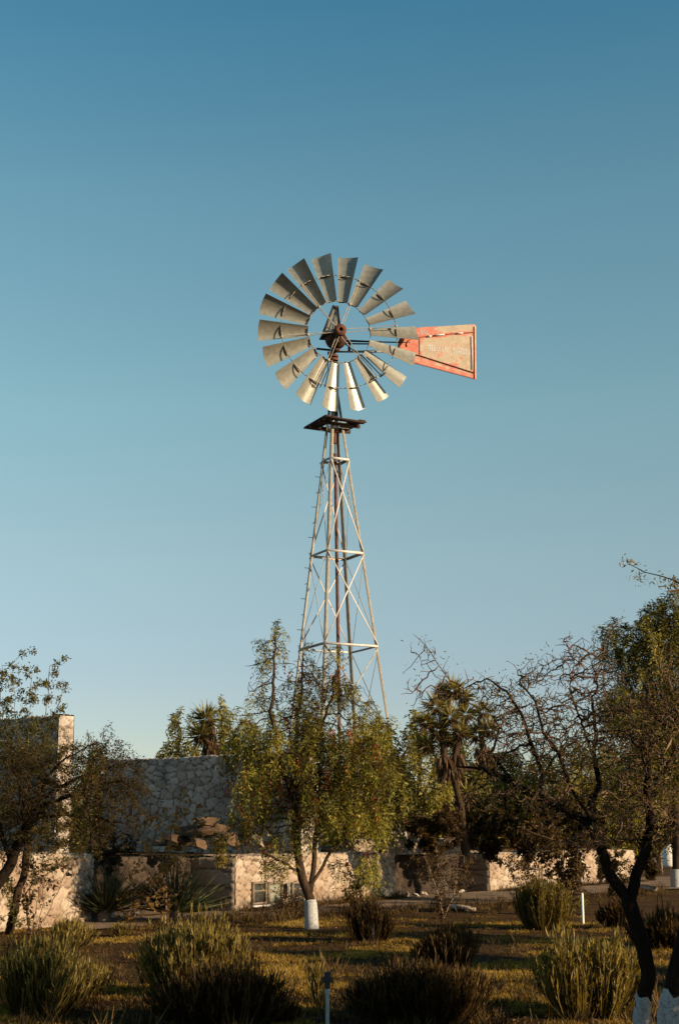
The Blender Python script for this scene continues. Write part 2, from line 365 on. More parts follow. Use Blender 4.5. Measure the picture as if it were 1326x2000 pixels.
def stone_wall(name, a, b, hbase, ha, hb, thick, mat, res=.028, cw=.30, ch=.15, rough=.045, rag=.05, seed=1, parent=None, **tags):
    """a->b is the foot of the visible face; the body lies behind it (to the left of a->b seen from above)"""
    a = Vector((a[0], a[1], 0)); b = Vector((b[0], b[1], 0)); d = b - a; L = d.length; d.normalize()
    back = Vector((-d.y, d.x, 0)); nu = max(4, int(L / res)); H = max(ha, hb)
    nv = max(4, int(H / res)); nt = max(3, int(thick / res)); st = Stones(L + thick * 2, 2 * H + thick, cw, ch, seed)
    mb = MB(); V = []; T = []; Mo = []
    prof = [(0, i / nv, 0) for i in range(nv)] + [(1, i / nt, 0) for i in range(nt + 1)] + [(2, 1 - i / 4, 0) for i in range(1, 5)]
    for iu in range(nu + 1):
        u = iu / nu * L; h = ha + (hb - ha) * iu / nu
        h += (noise.noise(Vector((u * 1.3, seed, 0))) * .8 + noise.noise(Vector((u * 5.3, seed, 4))) * .5) * rag
        for seg, t, _ in prof:
            if seg == 0: z = t * h; dep = 0; vv = z; nrm = -back
            elif seg == 1: z = h; dep = t * thick; vv = h + dep; nrm = Vector((0, 0, 1)) if 0 < t < 1 else (Vector((0, 0, 1)) + (-back if t == 0 else back)).normalized()
            else: z = t * h; dep = thick; vv = h + thick + (1 - t) * h; nrm = back
            k, r, m_ = st.at(u, vv)
            q = a + d * u + back * dep + Vector((0, 0, hbase + z)) + nrm * (k * rough)
            V.append(tuple(q)); T.append(r); Mo.append(m_)
    npf = len(prof)
    mb.add(V, [(i*npf+j, (i+1)*npf+j, (i+1)*npf+j+1, i*npf+j+1) for i in range(nu) for j in range(npf-1)], T)
    mos = [Mo]
    for end in (0, 1):
        V = []; T = []; Mo = []; h = hb if end else ha; u0 = L if end else 0
        h += (noise.noise(Vector((u0 * 1.3, seed, 0))) * .8 + noise.noise(Vector((u0 * 5.3, seed, 4))) * .5) * rag
        sgn = 1 if end else -1
        for i in range(nt + 1):
            for j in range(nv + 1):
                dep = i / nt * thick; z = j / nv * h
                k, r, m_ = st.at(L + dep + .5 if end else -dep, z)
                edge = 1 if 0 < i < nt and j < nv else .2
                q = a + d * (u0 + sgn * (k * rough * edge - .002)) + back * (dep + (.004 - (rough * .4 if i == 0 else 0))) + Vector((0, 0, hbase + z))
                V.append(tuple(q)); T.append(r); Mo.append(m_)
        fs = [(i*(nv+1)+j, (i+1)*(nv+1)+j, (i+1)*(nv+1)+j+1, i*(nv+1)+j+1) for i in range(nt) for j in range(nv)]
        mb.add(V, fs, T); mos.append(Mo)
    mb.extra['mortar'] = [np.concatenate([np.asarray(q) for q in mos])]
    return mb.build(name, mat, parent, smooth=True, **tags)
def rock(mb, c, r, seed, flat=.55, tone=None):
    bm = bmesh.new(); bmesh.ops.create_icosphere(bm, subdivisions=3, radius=1)
    rr = random.Random(seed); off = Vector((seed * 3.1, seed * 1.7, 0)); s = Vector((r * rr.uniform(.8, 1.3), r * rr.uniform(.7, 1.1), r * flat * rr.uniform(.8, 1.1)))
    rot = Matrix.Rotation(rr.uniform(0, 6.28), 3, 'Z') @ Matrix.Rotation(rr.uniform(-.3, .3), 3, 'X')
    cuts = [(Vector((rr.gauss(0, 1), rr.gauss(0, 1), rr.gauss(0, 1))).normalized(), rr.uniform(.28, .62)) for _ in range(13)]
    vs = []
    for v in bm.verts:
        q = v.co.copy()
        for cn, cdist in cuts:
            e = q.dot(cn) - cdist
            if e > 0: q = q - cn * e
        q = q * (1 + .16 * noise.noise(v.co * 2.3 + off) + .12 * noise.noise(v.co * 6 + off)) * 1.5
        vs.append(tuple(Vector(c) + rot @ Vector((q.x * s.x, q.y * s.y, q.z * s.z))))
    fs = [(f.verts[0].index, f.verts[1].index, f.verts[2].index, f.verts[2].index) for f in bm.faces]
    bm.free(); mb.add(vs, fs, rr.random() if tone is None else tone)

WH = 1.13
def xy(v): return (v[0], v[1])
LW1 = G(177, 1800); dL = (G(457, 1781) - LW1); dL.z = 0
hd = Vector((.5, .866, 0))                      # the direction the retaining line runs
LW0 = LW1 - Vector((.42, .91, 0)) * 3.6
H1 = G(457, 1781); H2 = G(770, 1753); P1 = G(955, 1741); P2 = G(1238, 1722)
hn = (H2 - H1).normalized(); hback = Vector((-hn.y, hn.x, 0))
stone_wall('stone_wall', xy(LW0), xy(LW1), -.08, WH + .20, WH + .06, .55, M['stone'], seed=3, cw=.32, ch=.13, rag=.10,
           label='sunlit cream rubble wall behind the leaning tree at the left edge', cat='stone wall')
R1 = H1 + hback * 1.05; R0 = LW1 + hback * 1.0 - hn * .6
stone_wall('stone_wall', xy(R0), xy(R1 - hn * .02), -.08, WH, WH, .3, M['stoneshade'], seed=5, cw=.34, ch=.15,
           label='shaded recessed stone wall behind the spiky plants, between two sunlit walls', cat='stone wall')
# house front with windows
house = empty('stone_building', (H1.x, H1.y, 0), label='low cream rubble stone house front with small dark windows behind the pepper tree', cat='house')
stone_wall('wall', xy(H1), xy(H2), -.08, WH, WH, 1.05, M['stone'], seed=8, cw=.34, ch=.14, parent=house)
hL = (H2 - H1).length
def wall_u(px):      # distance along the house front for a photo column
    k = (px - 663) / F; # (H1+u*hn).x = k*(H1+u*hn).y (camera at origin, ground depth)
    d = ray(px, 1745); k = d.x / d.y
    return (k * H1.y - H1.x) / (hn.x - k * hn.y)
def hz(u, py):
    q = H1 + hn * u; d = ray(663, py); return CAMZ + d.z * q.y / d.y
def window(px0, px1, py0, py1, pane, leaf=0.0):
    u0, u1 = wall_u(px0), wall_u(px1); z1, z0 = hz((u0+u1)/2, py0), hz((u0+u1)/2, py1)
    o = -hback * .065; th = .05
    base = lambda u, z, dd=0: Vector((H1.x, H1.y, 0)) + hn * u + o - hback * dd + Vector((0, 0, z))
    mb = MB(); fw = .045
    rot = Matrix((hn, hback, Vector((0, 0, 1)))).transposed()
    for (c, s) in ((base((u0+u1)/2, z1, 0), (u1-u0+fw, th, fw)), (base((u0+u1)/2, z0, 0), (u1-u0+fw, th, fw)),
                   (base(u0, (z0+z1)/2, .003), (fw, th, z1-z0-fw)), (base(u1, (z0+z1)/2, .003), (fw, th, z1-z0-fw)),
                   (base((u0+u1)/2, z0+(z1-z0)*.60, -.006), (u1-u0-fw, th*.6, fw*.6))):
        mb.box(c, s, rot)
    f = mb.build('window', M['frame'], house)
    mb = MB(); mb.box(base((u0+u1)/2, (z0+z1)/2, -.02), (u1-u0-.02, .012, z1-z0-.02), rot); mb.build('pane', pane, f)
    mb = MB(); mb.box(base((u0+u1)/2, z0-fw*1.1, .03), (u1-u0+.12, .12, .035), rot); mb.build('sill', M['whitepaint'], f)
window(489, 514, 1724, 1764, M['glass']); window(519, 545, 1724, 1766, M['palewin']); window(566, 597, 1724, 1752, M['glass'])
mb = MB(); u0 = wall_u(549); z0 = hz(u0, 1752); z1 = hz(u0, 1724)
mb.box(Vector((H1.x, H1.y, 0)) + hn * (u0 + .13) - hback * .12 + Vector((0, 0, (z0+z1)/2)), (.22, .03, z1-z0), Matrix((hn, hback, Vector((0, 0, 1)))).transposed() @ Matrix.Rotation(.5, 3, 'Z'))
mb.build('shutter', M['palewin'], house)
# the set-back stretch and the wall running off to the right
R2a = H2 + hback * .55 - hn * .1; R2b = P1 + hback * .9
stone_wall('stone_wall', xy(R2a), xy(R2b), -.08, WH, WH, .3, M['stoneshade'], seed=11,
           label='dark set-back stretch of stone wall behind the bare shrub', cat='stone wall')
stone_wall('stone_wall', xy(P1), xy(P2), -.08, 1.05, 1.03, 1.1, M['stone'], seed=13, cw=.34, ch=.14,
           label='sunlit stone wall running off to the right behind the forked trunk', cat='stone wall')
# terrace fill behind the walls
ter = [LW0 + hback * .45, LW1 + hback * .45, R0 + hback * .25, R1 + hback * .2, H1 + hback * .95 + hn * .1, H2 + hback * .95, R2b + hback * .25 + hn * .1, P2 + hback * 1.0]
far = [P2 + hback * 9 + hn * .5, Vector((-2, 52, 0)), Vector((-22, 44, 0)), Vector((-14, 21, 0))]
mb = MB(); poly = [Vector((p[0], p[1], 0)) for p in ter + far]
c = Vector((-3, 36, 0)); vs = []; ring = 10
for p in poly:
    for k in range(ring + 1):
        q = p.lerp(c, k / ring); vs.append((q.x, q.y, 1.04 + (noise.noise(Vector((q.x * .6, q.y * .6, 0))) * .12 if 0 < k else 0)))
n = len(poly); mb.add(vs, [(i*(ring+1)+k, ((i+1) % n)*(ring+1)+k, ((i+1) % n)*(ring+1)+k+1, i*(ring+1)+k+1) for i in range(n) for k in range(ring)])
vs = [(p.x, p.y, z) for p in poly for z in (1.04, -.3)]
mb.add(vs, [(2*i, 2*i+1, 2*((i+1) % n)+1, 2*((i+1) % n)) for i in range(n)])
mb.build('terrace', M['ground'], smooth=False, kind='structure')
TZ = 1.06
# upper low wall
U0 = P(690, 1640, 35.0); U1 = P(905, 1640, 37.2)
stone_wall('stone_wall', xy(U0), xy(U1), 1.0, .34, .34, .4, M['stone'], seed=17, cw=.3, ch=.12,
           label='low upper stone wall with white stones on top, right of the pepper tree', cat='stone wall')
# tall grey wall and the tall wall end at the left
FWr = P(590, 1500, 31.8); FWl = P(205, 1500, 36.4)
stone_wall('stone_wall', xy(FWl), xy(FWr), 1.0, 2.26, 2.25, .5, M['stonegrey'], seed=21, cw=.34, ch=.16, rough=.05, res=.027, rag=.04,
           label='tall grey rubble stone wall in shade behind the thin sapling', cat='stone wall')
CWr = P(113, 1500, 29.0); CWl = CWr + Vector((-.77, .64, 0)) * 2.4
stone_wall('stone_wall', xy(CWl), xy(CWr), .95, 2.88, 2.90, .36, M['stonegrey'], seed=23, cw=.32, ch=.15, rough=.045, res=.03, rag=.04,
           label='tall narrow stone wall end behind the leafy tree at the left, its edge in sun', cat='stone wall')

def rocks(items, mat, name, label, group=None, seed=0):
    for i, (c, r) in enumerate(items):
        mb = MB(); rock(mb, c, r, seed + i * 7 + 1); mb.extra['mortar'] = [np.zeros(mb.n)]
        o = mb.build(name, mat, smooth=False); tag(o, label if isinstance(label, str) else label[i], 'rock', group)
# boulders on the recessed wall's top
bl = ['largest brown boulder in the heap in front of the grey wall', 'brown boulder on the right slope of the heap by the grey wall', 'pale brown boulder at the left foot of the heap',
      'small brown rock at the left end of the heap', 'dark brown rock right of the heap beside the pepper foliage', 'low brown rock on the front edge of the heap', 'small rock on top of the heap by the grey wall']
bl += ['flat brown slab at the front left of the heap', 'small tan rock at the right front of the heap', 'small dark rock behind the heap on the left', 'tan rock between the two largest boulders', 'brown rock at the right foot of the heap', 'small pale rock at the left foot of the heap', 'dark slab low at the middle of the heap', 'highest small brown rock at the back of the heap', 'broad brown slab across the heap centre']
bi = [((380, 1622), .42), ((420, 1622), .34), ((345, 1638), .28), ((312, 1648), .20), ((452, 1640), .27), ((392, 1646), .25), ((405, 1606), .22), ((335, 1650), .22), ((425, 1648), .18), ((352, 1624), .2), ((402, 1630), .25), ((440, 1632), .25), ((330, 1640), .2), ((370, 1644), .3), ((388, 1612), .25), ((395, 1620), .4)]
rocks([(P(p[0], p[1], 28.9 + .5 * math.sin(i)), r * .85) for i, (p, r) in enumerate(bi)], M['rock'], 'boulder', bl, 'boulders heaped before the grey wall', 31)
wi = [((785, 1625), .24), ((768, 1630), .17), ((803, 1634), .12), ((815, 1634), .10), ((829, 1634), .13)]
wl = ['largest pale stone on the low upper wall beside the slanting grey trunk', 'pale stone left of the largest one on the upper wall', 'small white stone just right of the large pale one on the upper wall', 'smallest white stone on the upper wall', 'white stone at the right end of the row on the upper wall']
rocks([(P(p[0], p[1], 35.9) , r) for p, r in wi], M['whiterock'], 'white_stone', wl, 'white stones on the upper wall', 61)
hi = [((500, 1634), .15), ((508, 1652), .17), ((520, 1628), .12), ((476, 1642), .10)]
hl = ['pale stone on the house wall top, middle of three left of the pepper trunk', 'lowest pale stone on the house wall top left of the pepper trunk', 'upper right pale stone on the house wall top left of the pepper trunk', 'leftmost small pale stone on the house wall top']
rocks([(P(p[0], p[1], 29.3), r) for p, r in hi], M['whiterock'], 'white_stone', hl, 'white stones on the house wall', 71)
ci = [(780, 1752), (794, 1752), (812, 1751), (830, 1749), (898, 1745)]
cl = ['small kerb stone by the dark wall foot, leftmost of the row', 'small kerb stone second from the left at the dark wall foot', 'kerb stone in the middle of the row at the dark wall foot', 'kerb stone second from the right end of the row at the dark wall foot', 'lone kerb stone right of the bare shrub at the dark wall foot']
rocks([(G(*p) + Vector((0, -.1, .05)), .10) for p in ci], M['whiterock'], 'kerb_stone', cl, 'stones along the dark wall foot', 81)
ci = [(202, 1795), (222, 1793), (236, 1793), (262, 1792)]
cl = ['pale stone at the path edge below the left spiky plant, leftmost', 'pale flat stone at the path edge, left of the broken shrub base', 'small pale stone at the path edge beside the broken shrub base', 'pale stone at the path edge right of the broken shrub base']
rocks([(G(*p) + Vector((0, 0, .05)), .09) for p in ci], M['whiterock'], 'kerb_stone', cl, 'pale stones along the path edge', 91)
mb = MB(); q = G(897, 1777); rock(mb, (q.x, q.y, .03), .42, 7, .22); mb.extra['mortar'] = [np.zeros(mb.n)]
bmo = mb.build('stone_block', M['whiterock'], label='flat pale stone block lying at the path edge below the bare shrub', cat='stone block')
mb = MB(); q = G(1267, 1740); rock(mb, (q.x, q.y, .03), .40, 9, .22); mb.extra['mortar'] = [np.zeros(mb.n)]
bmo = mb.build('stone_block', M['whiterock'], label='small pale slab on the path right of the forked trunk', cat='stone block')

# ------------------------------------------------------------------ windmill
exec_windmill = True
WY = 36.0
axis_px = lambda z: 660.5 - (z - 6.1) * 1.15
def hpix(z):                       # photo row of height z at distance WY
    t = math.atan2(z - CAMZ, WY) - PITCH; return 1000 - F * math.tan(t)
def axis(z):
    q = P(axis_px(z), hpix(z), WY); return Vector((q.x, WY, z))
TH = R(26.5)
E1 = Vector((math.cos(TH), math.sin(TH), 0)); E2 = Vector((-math.sin(TH), math.cos(TH), 0))
def side(z): return .53 + .195 * (11.0 - z)
def corner(i, z):                  # 0 near-left(FL) 1 FR 2 BR 3 BL
    s = side(z) / 2; a, b = ((-1, -1), (1, -1), (1, 1), (-1, 1))[i]
    return axis(z) + E1 * a * s + E2 * b * s
zb, zt = 1.02, 13.1
mill = empty('windmill', axis(zb), label='tall steel farm windmill with eighteen galvanised blades and a faded red vane', cat='windmill')
for i in range(4):                 # L-section legs, outer corner outwards
    a, b = ((-1, -1), (1, -1), (1, 1), (-1, 1))[i]; wl_ = .072; th = .011
    mb = MB(); p0, p1 = corner(i, zb), corner(i, zt)
    prof = [(0, 0), (wl_, 0), (wl_, th), (th, th), (th, wl_), (0, wl_)]
    vs = [p + E1 * (-a * x) + E2 * (-b * y) for p in (p0, p1) for x, y in prof]
    mb.add(vs, [(k, (k+1) % 6, 6+(k+1) % 6, 6+k) for k in range(6)] + [(0,1,2,3),(0,3,4,5),(6,7,8,9),(6,9,10,11)])
    mb.build('leg', M['towersteel'], mill)
tiers = [1.3, 3.55, 6.1, 8.5, 11.0]
for ti, z in enumerate(tiers[1:]):
    for i in range(4):
        j = (i + 1) % 4; outw = (E2 * -1, E1, E2, E1 * -1)[i]
        mb = MB(); a, b = corner(i, z) + outw * .008, corner(j, z) + outw * .008
        if ti == 1:
            mb.bar(a, b, .050, .012, (0, 0, 1)); mb.bar(a - outw * .03 - Vector((0, 0, .02)), b - outw * .03 - Vector((0, 0, .02)), .06, .010, outw)
        else:
            mb.bar(a, b, .055, .01, (0, 0, 1)); mb.bar(a - outw * .03 + Vector((0, 0, .03)), b - outw * .03 + Vector((0, 0, .03)), .05, .008, outw)
        mb.build('girt', M['towersteel'] if i in (1, 3) or ti < 1 else M['braces'], mill)
for t in range(4):
    for i in range(4):
        j = (i + 1) % 4; outw = (E2 * -1, E1, E2, E1 * -1)[i]; z0, z1 = tiers[t] + .03, tiers[t+1] - .03
        if t == 3: z0 += 0
        for k in (0, 1):
            a = corner(i if k == 0 else j, z0); b = corner(j if k == 0 else i, z1); mb = MB(); off = outw * (.014 + .012 * k)
            sd = (b - a).cross(outw); 
            mb.bar(a + off, b + off, (.032 if i in (0, 2) else .024), .006, sd)
            mb.build('cross_brace', M['braces'] if t > 1 else M['towersteel'], mill)  # lower tiers take the darker steel, standing for tree shade
for k in range(17):                # step pegs on the back-left leg
    z = 4.6 + k * .40
    p = corner(3, z); d = (-E1 if k % 2 else E2); mb = MB(); mb.tube([p, p + d * .13], .009, 5); mb.build('step_peg', M['rust'], mill)
# pump pipe and rod
mb = MB(); mb.tube([axis(z) for z in (zb, 6, 11.2)], .045, 10); mb.build('pump_pipe', M['rustpipe'], mill, smooth=True)
mb = MB(); mb.tube([axis(11.2), axis(13.4)], .012, 6); mb.build('pump_rod', M['darksteel'], mill)
mb = MB(); c = axis(11.75); mb.tube([c - Vector((0, 0, .28)), c + Vector((0, 0, .1))], .055, 8); mb.box(c + Vector((0, 0, .05)), (.24, .24, .04), Matrix.Rotation(TH, 3, 'Z')); mb.build('pipe_clamp', M['rustpipe'], mill)
# platform: boards round an open middle
pz = 11.93; pc = axis(pz)
rotp = Matrix.Rotation(TH, 3, 'Z')
def pbox(x, y, z, s): mb.box(pc + E1 * x + E2 * y + Vector((0, 0, z)), s, rotp)
mb = MB()
for (x, y, z, s) in ((0, -.53, .05, (1.22, .20, .035)), (0, .53, .05, (1.22, .20, .035)), (-.50, 0, .075, (.17, 1.26, .035)), (-.29, 0, .078, (.17, 1.22, .035)),
                     (.49, 0, .075, (.18, 1.26, .035)), (.30, 0.02, .078, (.12, .84, .035)), (0, -.28, 0, (1.18, .07, .08)), (0, .28, 0, (1.18, .07, .08)), (0.03, .40, .05, (.9, .06, .03))):
    pbox(x, y, z, s)
mb.build('platform', M['wood'], mill)
mb = MB(); mb.bar(axis(pz - .08) - E1 * .32 - E2 * .24, axis(pz - .08) + E1 * .32 - E2 * .24, .05, .012, E2); mb.bar(axis(pz - .08) - E1 * .32 + E2 * .24, axis(pz - .08) + E1 * .32 + E2 * .24, .05, .012, E2)
mb.build('platform_bracket', M['braces'], mill)
# head
hubP = P(663, 647, WY - .55); WN = Vector((.22, -.975, 0)).normalized(); WT = Vector((WN.y * -1, WN.x, 0)).normalized()   # WT: to the viewer's right
if WT.x < 0: WT = -WT
UP = Vector((0, 0, 1)); HZ = hubP.z; mast = axis(HZ); mast.z = 0
def hp(a, b, c): return hubP + WT * a + WN * b + UP * c        # right, forward, up
mb = MB(); m0 = axis(12.6); mtop = Vector((mast.x, mast.y, HZ - .25)); mb.tube([m0, mtop], .055, 12)
mb.build('mast_pipe', M['rustpipe'], mill, smooth=True)
for z, r in ((13.3, .10), (HZ - .60, .13), (HZ - .50, .13)):
    mb = MB(); c = Vector((mast.x, mast.y, z)); mb.tube([c - UP * .03, c + UP * .03], r, 12); mb.build('mast_collar', M['rust'], mill)
# gearbox: rounded tub lying along the wheel axis, lathed sections
mb = MB(); secs = []
for t in np.linspace(0, 1, 9):
    b = -.12 - t * .62; hw_ = .29 * math.sin(math.pi * (.12 + .80 * t)) ** .4; dp = .12 + .20 * math.sin(math.pi * min(1, .1 + .9 * t)) ** .6
    sec = []
    for k in range(13):
        a = math.pi * k / 12; sec.append(hp(-hw_ * math.cos(a), b, -.04 - dp * math.sin(a)))
    secs.append(sec)
vs = [p for s_ in secs for p in s_]; fs = [(i*13+k, (i+1)*13+k, (i+1)*13+k+1, i*13+k+1) for i in range(8) for k in range(12)]
fs += [(i*13+12, (i+1)*13+12, (i+1)*13, i*13) for i in range(8)]
mb.add(vs, fs); 
for s_ in (secs[0], secs[-1]):
    cc = sum(s_, Vector()) / 13; o = len(s_); mb.add(list(s_) + [cc], [(k, k+1, 13, 13) for k in range(12)])
mb.box(hp(0, -.42, -.36), (.16, .16, .12), Matrix.Rotation(R(20), 3, 'Z'))
mb.build('gearbox', M['rustdark'], mill)
mb = MB()
mb.tube([hp(0, .06, 0), hp(0, -.42, 0)], .045, 10); mb.tube([hp(0.07, -.2, -.03), hp(.07, -.26, .30)], .02, 6); mb.box(hp(.02, -.34, .03), (.22, .2, .12), Matrix.Rotation(R(20), 3, 'Z'))
mb.build('drive_shaft', M['rust'], mill)
# pointed hood over the gears, built of sheet sides with dark edge bars
mb = MB(); B = [(-.40, -.14), (.06, -.10), (.06, -.72), (-.40, -.72)]; T_ = [(-.10, -.28), (.02, -.28), (.02, -.46), (-.10, -.46)]
zb_, zt_ = -.02, .80
vb = [hp(x, y, zb_) for x, y in B]; vt = [hp(x, y, zt_) for x, y in T_]
mb.add(vb + vt, [(1, 2, 6, 5), (2, 3, 7, 6), (3, 0, 4, 7), (4, 5, 6, 7)])
front = [vb[0].lerp(vb[1], .08), vb[0].lerp(vb[1], .92), vt[1], vt[0]]
mb.add([p - WN * .02 for p in front], [(0, 1, 2, 3)])
mb.build('hood', M['galv'], mill)
mb = MB()
mb.bar(vb[0] + WN * .01 - WT * .0, vt[0] + WN * .01, .06, .02, WT); mb.bar(vb[0] - WT * .01, vt[0] - WT * .01, .11, .02, WN)
mb.bar(vb[1] + WN * .01, vt[1] + WN * .01, .022, .015, WT); mb.bar(hp(-.12, -.10, 0), hp(-.02, -.25, .72), .016, .012, WT)
mb.bar(vt[0] + WN * .012 - UP * .03, vt[1] + WN * .012 - UP * .03, .07, .012, UP)
mb.build('hood_frame', M['darksteel'], mill)
# wheel
def wp(r, ang, fwd=0): return hp(r * math.cos(ang), fwd, r * math.sin(ang))
RI, RM, RO = .845, 1.56, 2.14
mb = MB()
for rr, th, fw in ((RI + .005, .016, .06), (RM, .014, .11)):
    n = 72; ring = [wp(rr, k / n * 2 * math.pi, fw - .11) for k in range(n)]
    for k in range(n):
        a_, b_ = ring[k], ring[(k+1) % n]; mb.bar(a_, b_, .035, .010, WN)
for k in range(6):
    a = R(10 + 60 * k)
    for s in (-1, 1):
        mb.tube([wp(.09, a + s * .35, .10 if s > 0 else -.06), wp(RI, a + s * .035, -.05), wp(RM, a + s * .02, 0)], .011, 5)
    mb.box(wp(RI + .0, a, -.05), (.06, .06, .06), Matrix.Rotation(.4, 3, 'Z')); mb.box(wp(RM, a, 0), (.05, .05, .05), Matrix.Rotation(.4, 3, 'Z'))
wheel = mb.build('wheel', M['towersteel'], mill)
mb = MB(); n = 20
pro = [(.05, .13), (.05, .17), (.085, .17), (.155, .15), (.165, .06), (.12, .05), (.09, -.08), (.15, -.09), (.15, -.12), (.05, -.12)]
vs = [wp(r, k / n * 2 * math.pi, f) for r, f in pro for k in range(n)]
mb.add(vs, [(i*n+k, i*n+(k+1) % n, (i+1)*n+(k+1) % n, (i+1)*n+k) for i in range(len(pro)-1) for k in range(n)])
mb.build('hub', M['rust'], wheel, smooth=False)
PT = R(30)
brk = []
for k in range(18):
    a = R(3.5 + 20 * k); rad = WT * math.cos(a) + UP * math.sin(a); tan = -WT * math.sin(a) + UP * math.cos(a)   # tan = counter-clockwise
    # normal leans counter-clockwise: clockwise edge nearer the viewer
    chord = -tan * math.cos(PT) + WN * math.sin(PT); nrm = WN * math.cos(PT) + tan * math.sin(PT)
    mb = MB(); nr, nc = 6, 10; vs = []
    jr = random.Random(k); tw = jr.uniform(-.03, .03); dl = jr.uniform(-.012, .012)
    for th in (0, -.004):
        for i in range(nr + 1):
            t = i / nr; r = RI - .01 + (RO - RI) * t; wd = .27 + (.565 - .27) * t
            for j in range(nc + 1):
                q = j / nc * 2 - 1; sag = (q * q - 1) * wd * .135
                vs.append(hubP + rad * (r + dl + .02 * (1 - q*q)*t) + (chord * math.cos(tw) + nrm * math.sin(tw)) * (q * wd / 2) + nrm * (sag + th) - WN * .03)
    m_ = (nr+1)*(nc+1)
    fs = [(i*(nc+1)+j, i*(nc+1)+j+1, (i+1)*(nc+1)+j+1, (i+1)*(nc+1)+j) for i in range(nr) for j in range(nc)]
    mb.add(vs, fs + [tuple(m_ + q for q in reversed(f)) for f in fs]); bl_ = mb.build('blade', M['galv'], wheel, smooth=True)
    mb = MB(); c = hubP + rad * (RM + .0) + WN * .0
    mb.bar(c - chord * .17 - nrm * .03 - WN * .03, c + chord * .06 - nrm * .075 - WN * .0, .035, .014, nrm.cross(chord))
    mb.build('blade_bracket', M['darksteel'], wheel); mb = MB()
    mb.bar(hubP + rad * RI - chord * .08 - WN * .05, hubP + rad * RI + chord * .08 - WN * .05, .03, .012, nrm)
    mb.build('blade_bracket', M['darksteel'], wheel)
# tail
TB = R(7); TU = Vector((math.cos(TB), math.sin(TB), 0)); TNn = Vector((math.sin(TB), -math.cos(TB), 0))
def tp(px, py, off=0):             # point on the tail plane seen at that photo point
    d = ray(px, py); o = Vector((0, 0, CAMZ)); c = Vector((mast.x, mast.y, HZ)) + TNn * off
    return o + d * ((c - o).dot(TNn) / d.dot(TNn))
mb = MB()
mb.bar(tp(660, 664, .03), tp(745, 668, .03), .035, .02, UP); mb.bar(tp(660, 671, -.05), tp(745, 672, -.05), .035, .02, UP)
mb.bar(tp(640, 666), tp(800, 669), .03, .02, UP)
mb.bar(tp(682, 664, .01), tp(682, 687, .01), .07, .02, TU); mb.bar(tp(660, 681), tp(672, 672), .02, .015, UP)
mb.bar(tp(681, 687, .0), tp(732, 686, .0), .05, .02, UP)
mb.build('tail_bone', M['darksteel'], mill)
mb = MB(); mb.bar(tp(655, 687, .04), tp(800, 687, .04), .045, .025, UP); mb.build('tail_bar', M['towersteel'], mill)
mb = MB(); mb.bar(tp(618, 681), tp(648, 684), .05, .03, UP); mb.tube([tp(640, 690), tp(655, 690)], .05, 8); mb.build('furl_lever', M['darksteel'], mill)
mb = MB()
for (a_, b_) in (((706, 694), (745, 734)), ((716, 697), (751, 730))): mb.bar(tp(*a_, .5), tp(*b_, .5), .03, .015, UP)
mb.bar(tp(742, 736, .5), tp(753, 728, .5), .04, .02, UP)
mb.bar(tp(668, 668, .1), tp(708, 696, .5), .025, .015, UP)
mb.build('brake_arm', M['darksteel'], mill)
mb = MB()
for (a_, b_) in (((641, 720), (625, 757)), ((648, 700), (634, 757)), ((643, 690), (640, 720))): mb = MB(); mb.bar(tp(*a_, -.2), tp(*b_, -.2), .022, .012, TU); mb.build('furl_wire', M['darksteel'], mill)
out = [(797, 707), (781, 692), (776, 677), (779, 663), (790, 650), (806, 642), (822, 639), (865, 637), (925, 633), (929, 637), (929.5, 742)]
cen = (865, 680)
mb = MB(); vs = []; tone = []; ringp = 14
pts = []
for i in range(len(out)):
    a_, b_ = out[i], out[(i+1) % len(out)]; L = math.hypot(b_[0]-a_[0], b_[1]-a_[1]); k = max(1, int(L / 5))
    pts += [(a_[0] + (b_[0]-a_[0]) * q / k, a_[1] + (b_[1]-a_[1]) * q / k) for q in range(k)]
def border(x, y):
    # distance measure to the painted border: left end and lower/upper strips are red
    d = min(abs(x - 926) / 7, 9)
    top = 640 + (925 - x) * .03; bot = 742 - (929 - x) * .265
    d = min(d, max(0, (y - top - 14)) / 7 if x < 850 else 9, max(0, (bot - 5 - y)) / (10 if x > 840 else 18), max(0, x - 812) / 16)
    v = max(0, 1 - d)
    # creases stay red
    cy = 649 + (925 - x) * .09
    v = max(v, 1 - abs(y - cy) / 7, .85 - abs(y - (693 + (x - 795) * .262)) / 9)
    return v
for s, off in ((1, .006), (-1, -.006)):
    base = len(vs)
    for p in pts:
        for k in range(ringp):
            t = k / ringp; x, y = p[0] + (cen[0]-p[0]) * t, p[1] + (cen[1]-p[1]) * t
            wv = .002 * noise.noise(Vector((x * .03, y * .03, 0)))
            vs.append(tp(x, y, off + wv)); tone.append(border(x, y) * .25)
    vs.append(tp(*cen, off)); tone.append(0)
nP = len(pts); fs = []
for s in (0, 1):
    b0 = s * (nP * ringp + 1)
    for i in range(nP):
        j = (i + 1) % nP
        for k in range(ringp - 1):
            q = (b0+i*ringp+k, b0+j*ringp+k, b0+j*ringp+k+1, b0+i*ringp+k+1); fs.append(q if s == 0 else tuple(reversed(q)))
        q = (b0+i*ringp+ringp-1, b0+j*ringp+ringp-1, b0+nP*ringp, b0+nP*ringp); fs.append(q)
b1 = nP * ringp + 1
for i in range(nP):
    j = (i + 1) % nP; fs.append((i*ringp, b1+i*ringp, b1+j*ringp, j*ringp))
mb.add(vs, fs, tone); vane = mb.build('tail_vane', M['vane'], mill, smooth=False)
def ridge(pl, wd, off, mat, name):
    mb = MB()
    for a_, b_ in zip(pl[:-1], pl[1:]): mb.tube([tp(*a_, off), tp(*b_, off)], wd, 6)
    mb.build(name, mat, vane)
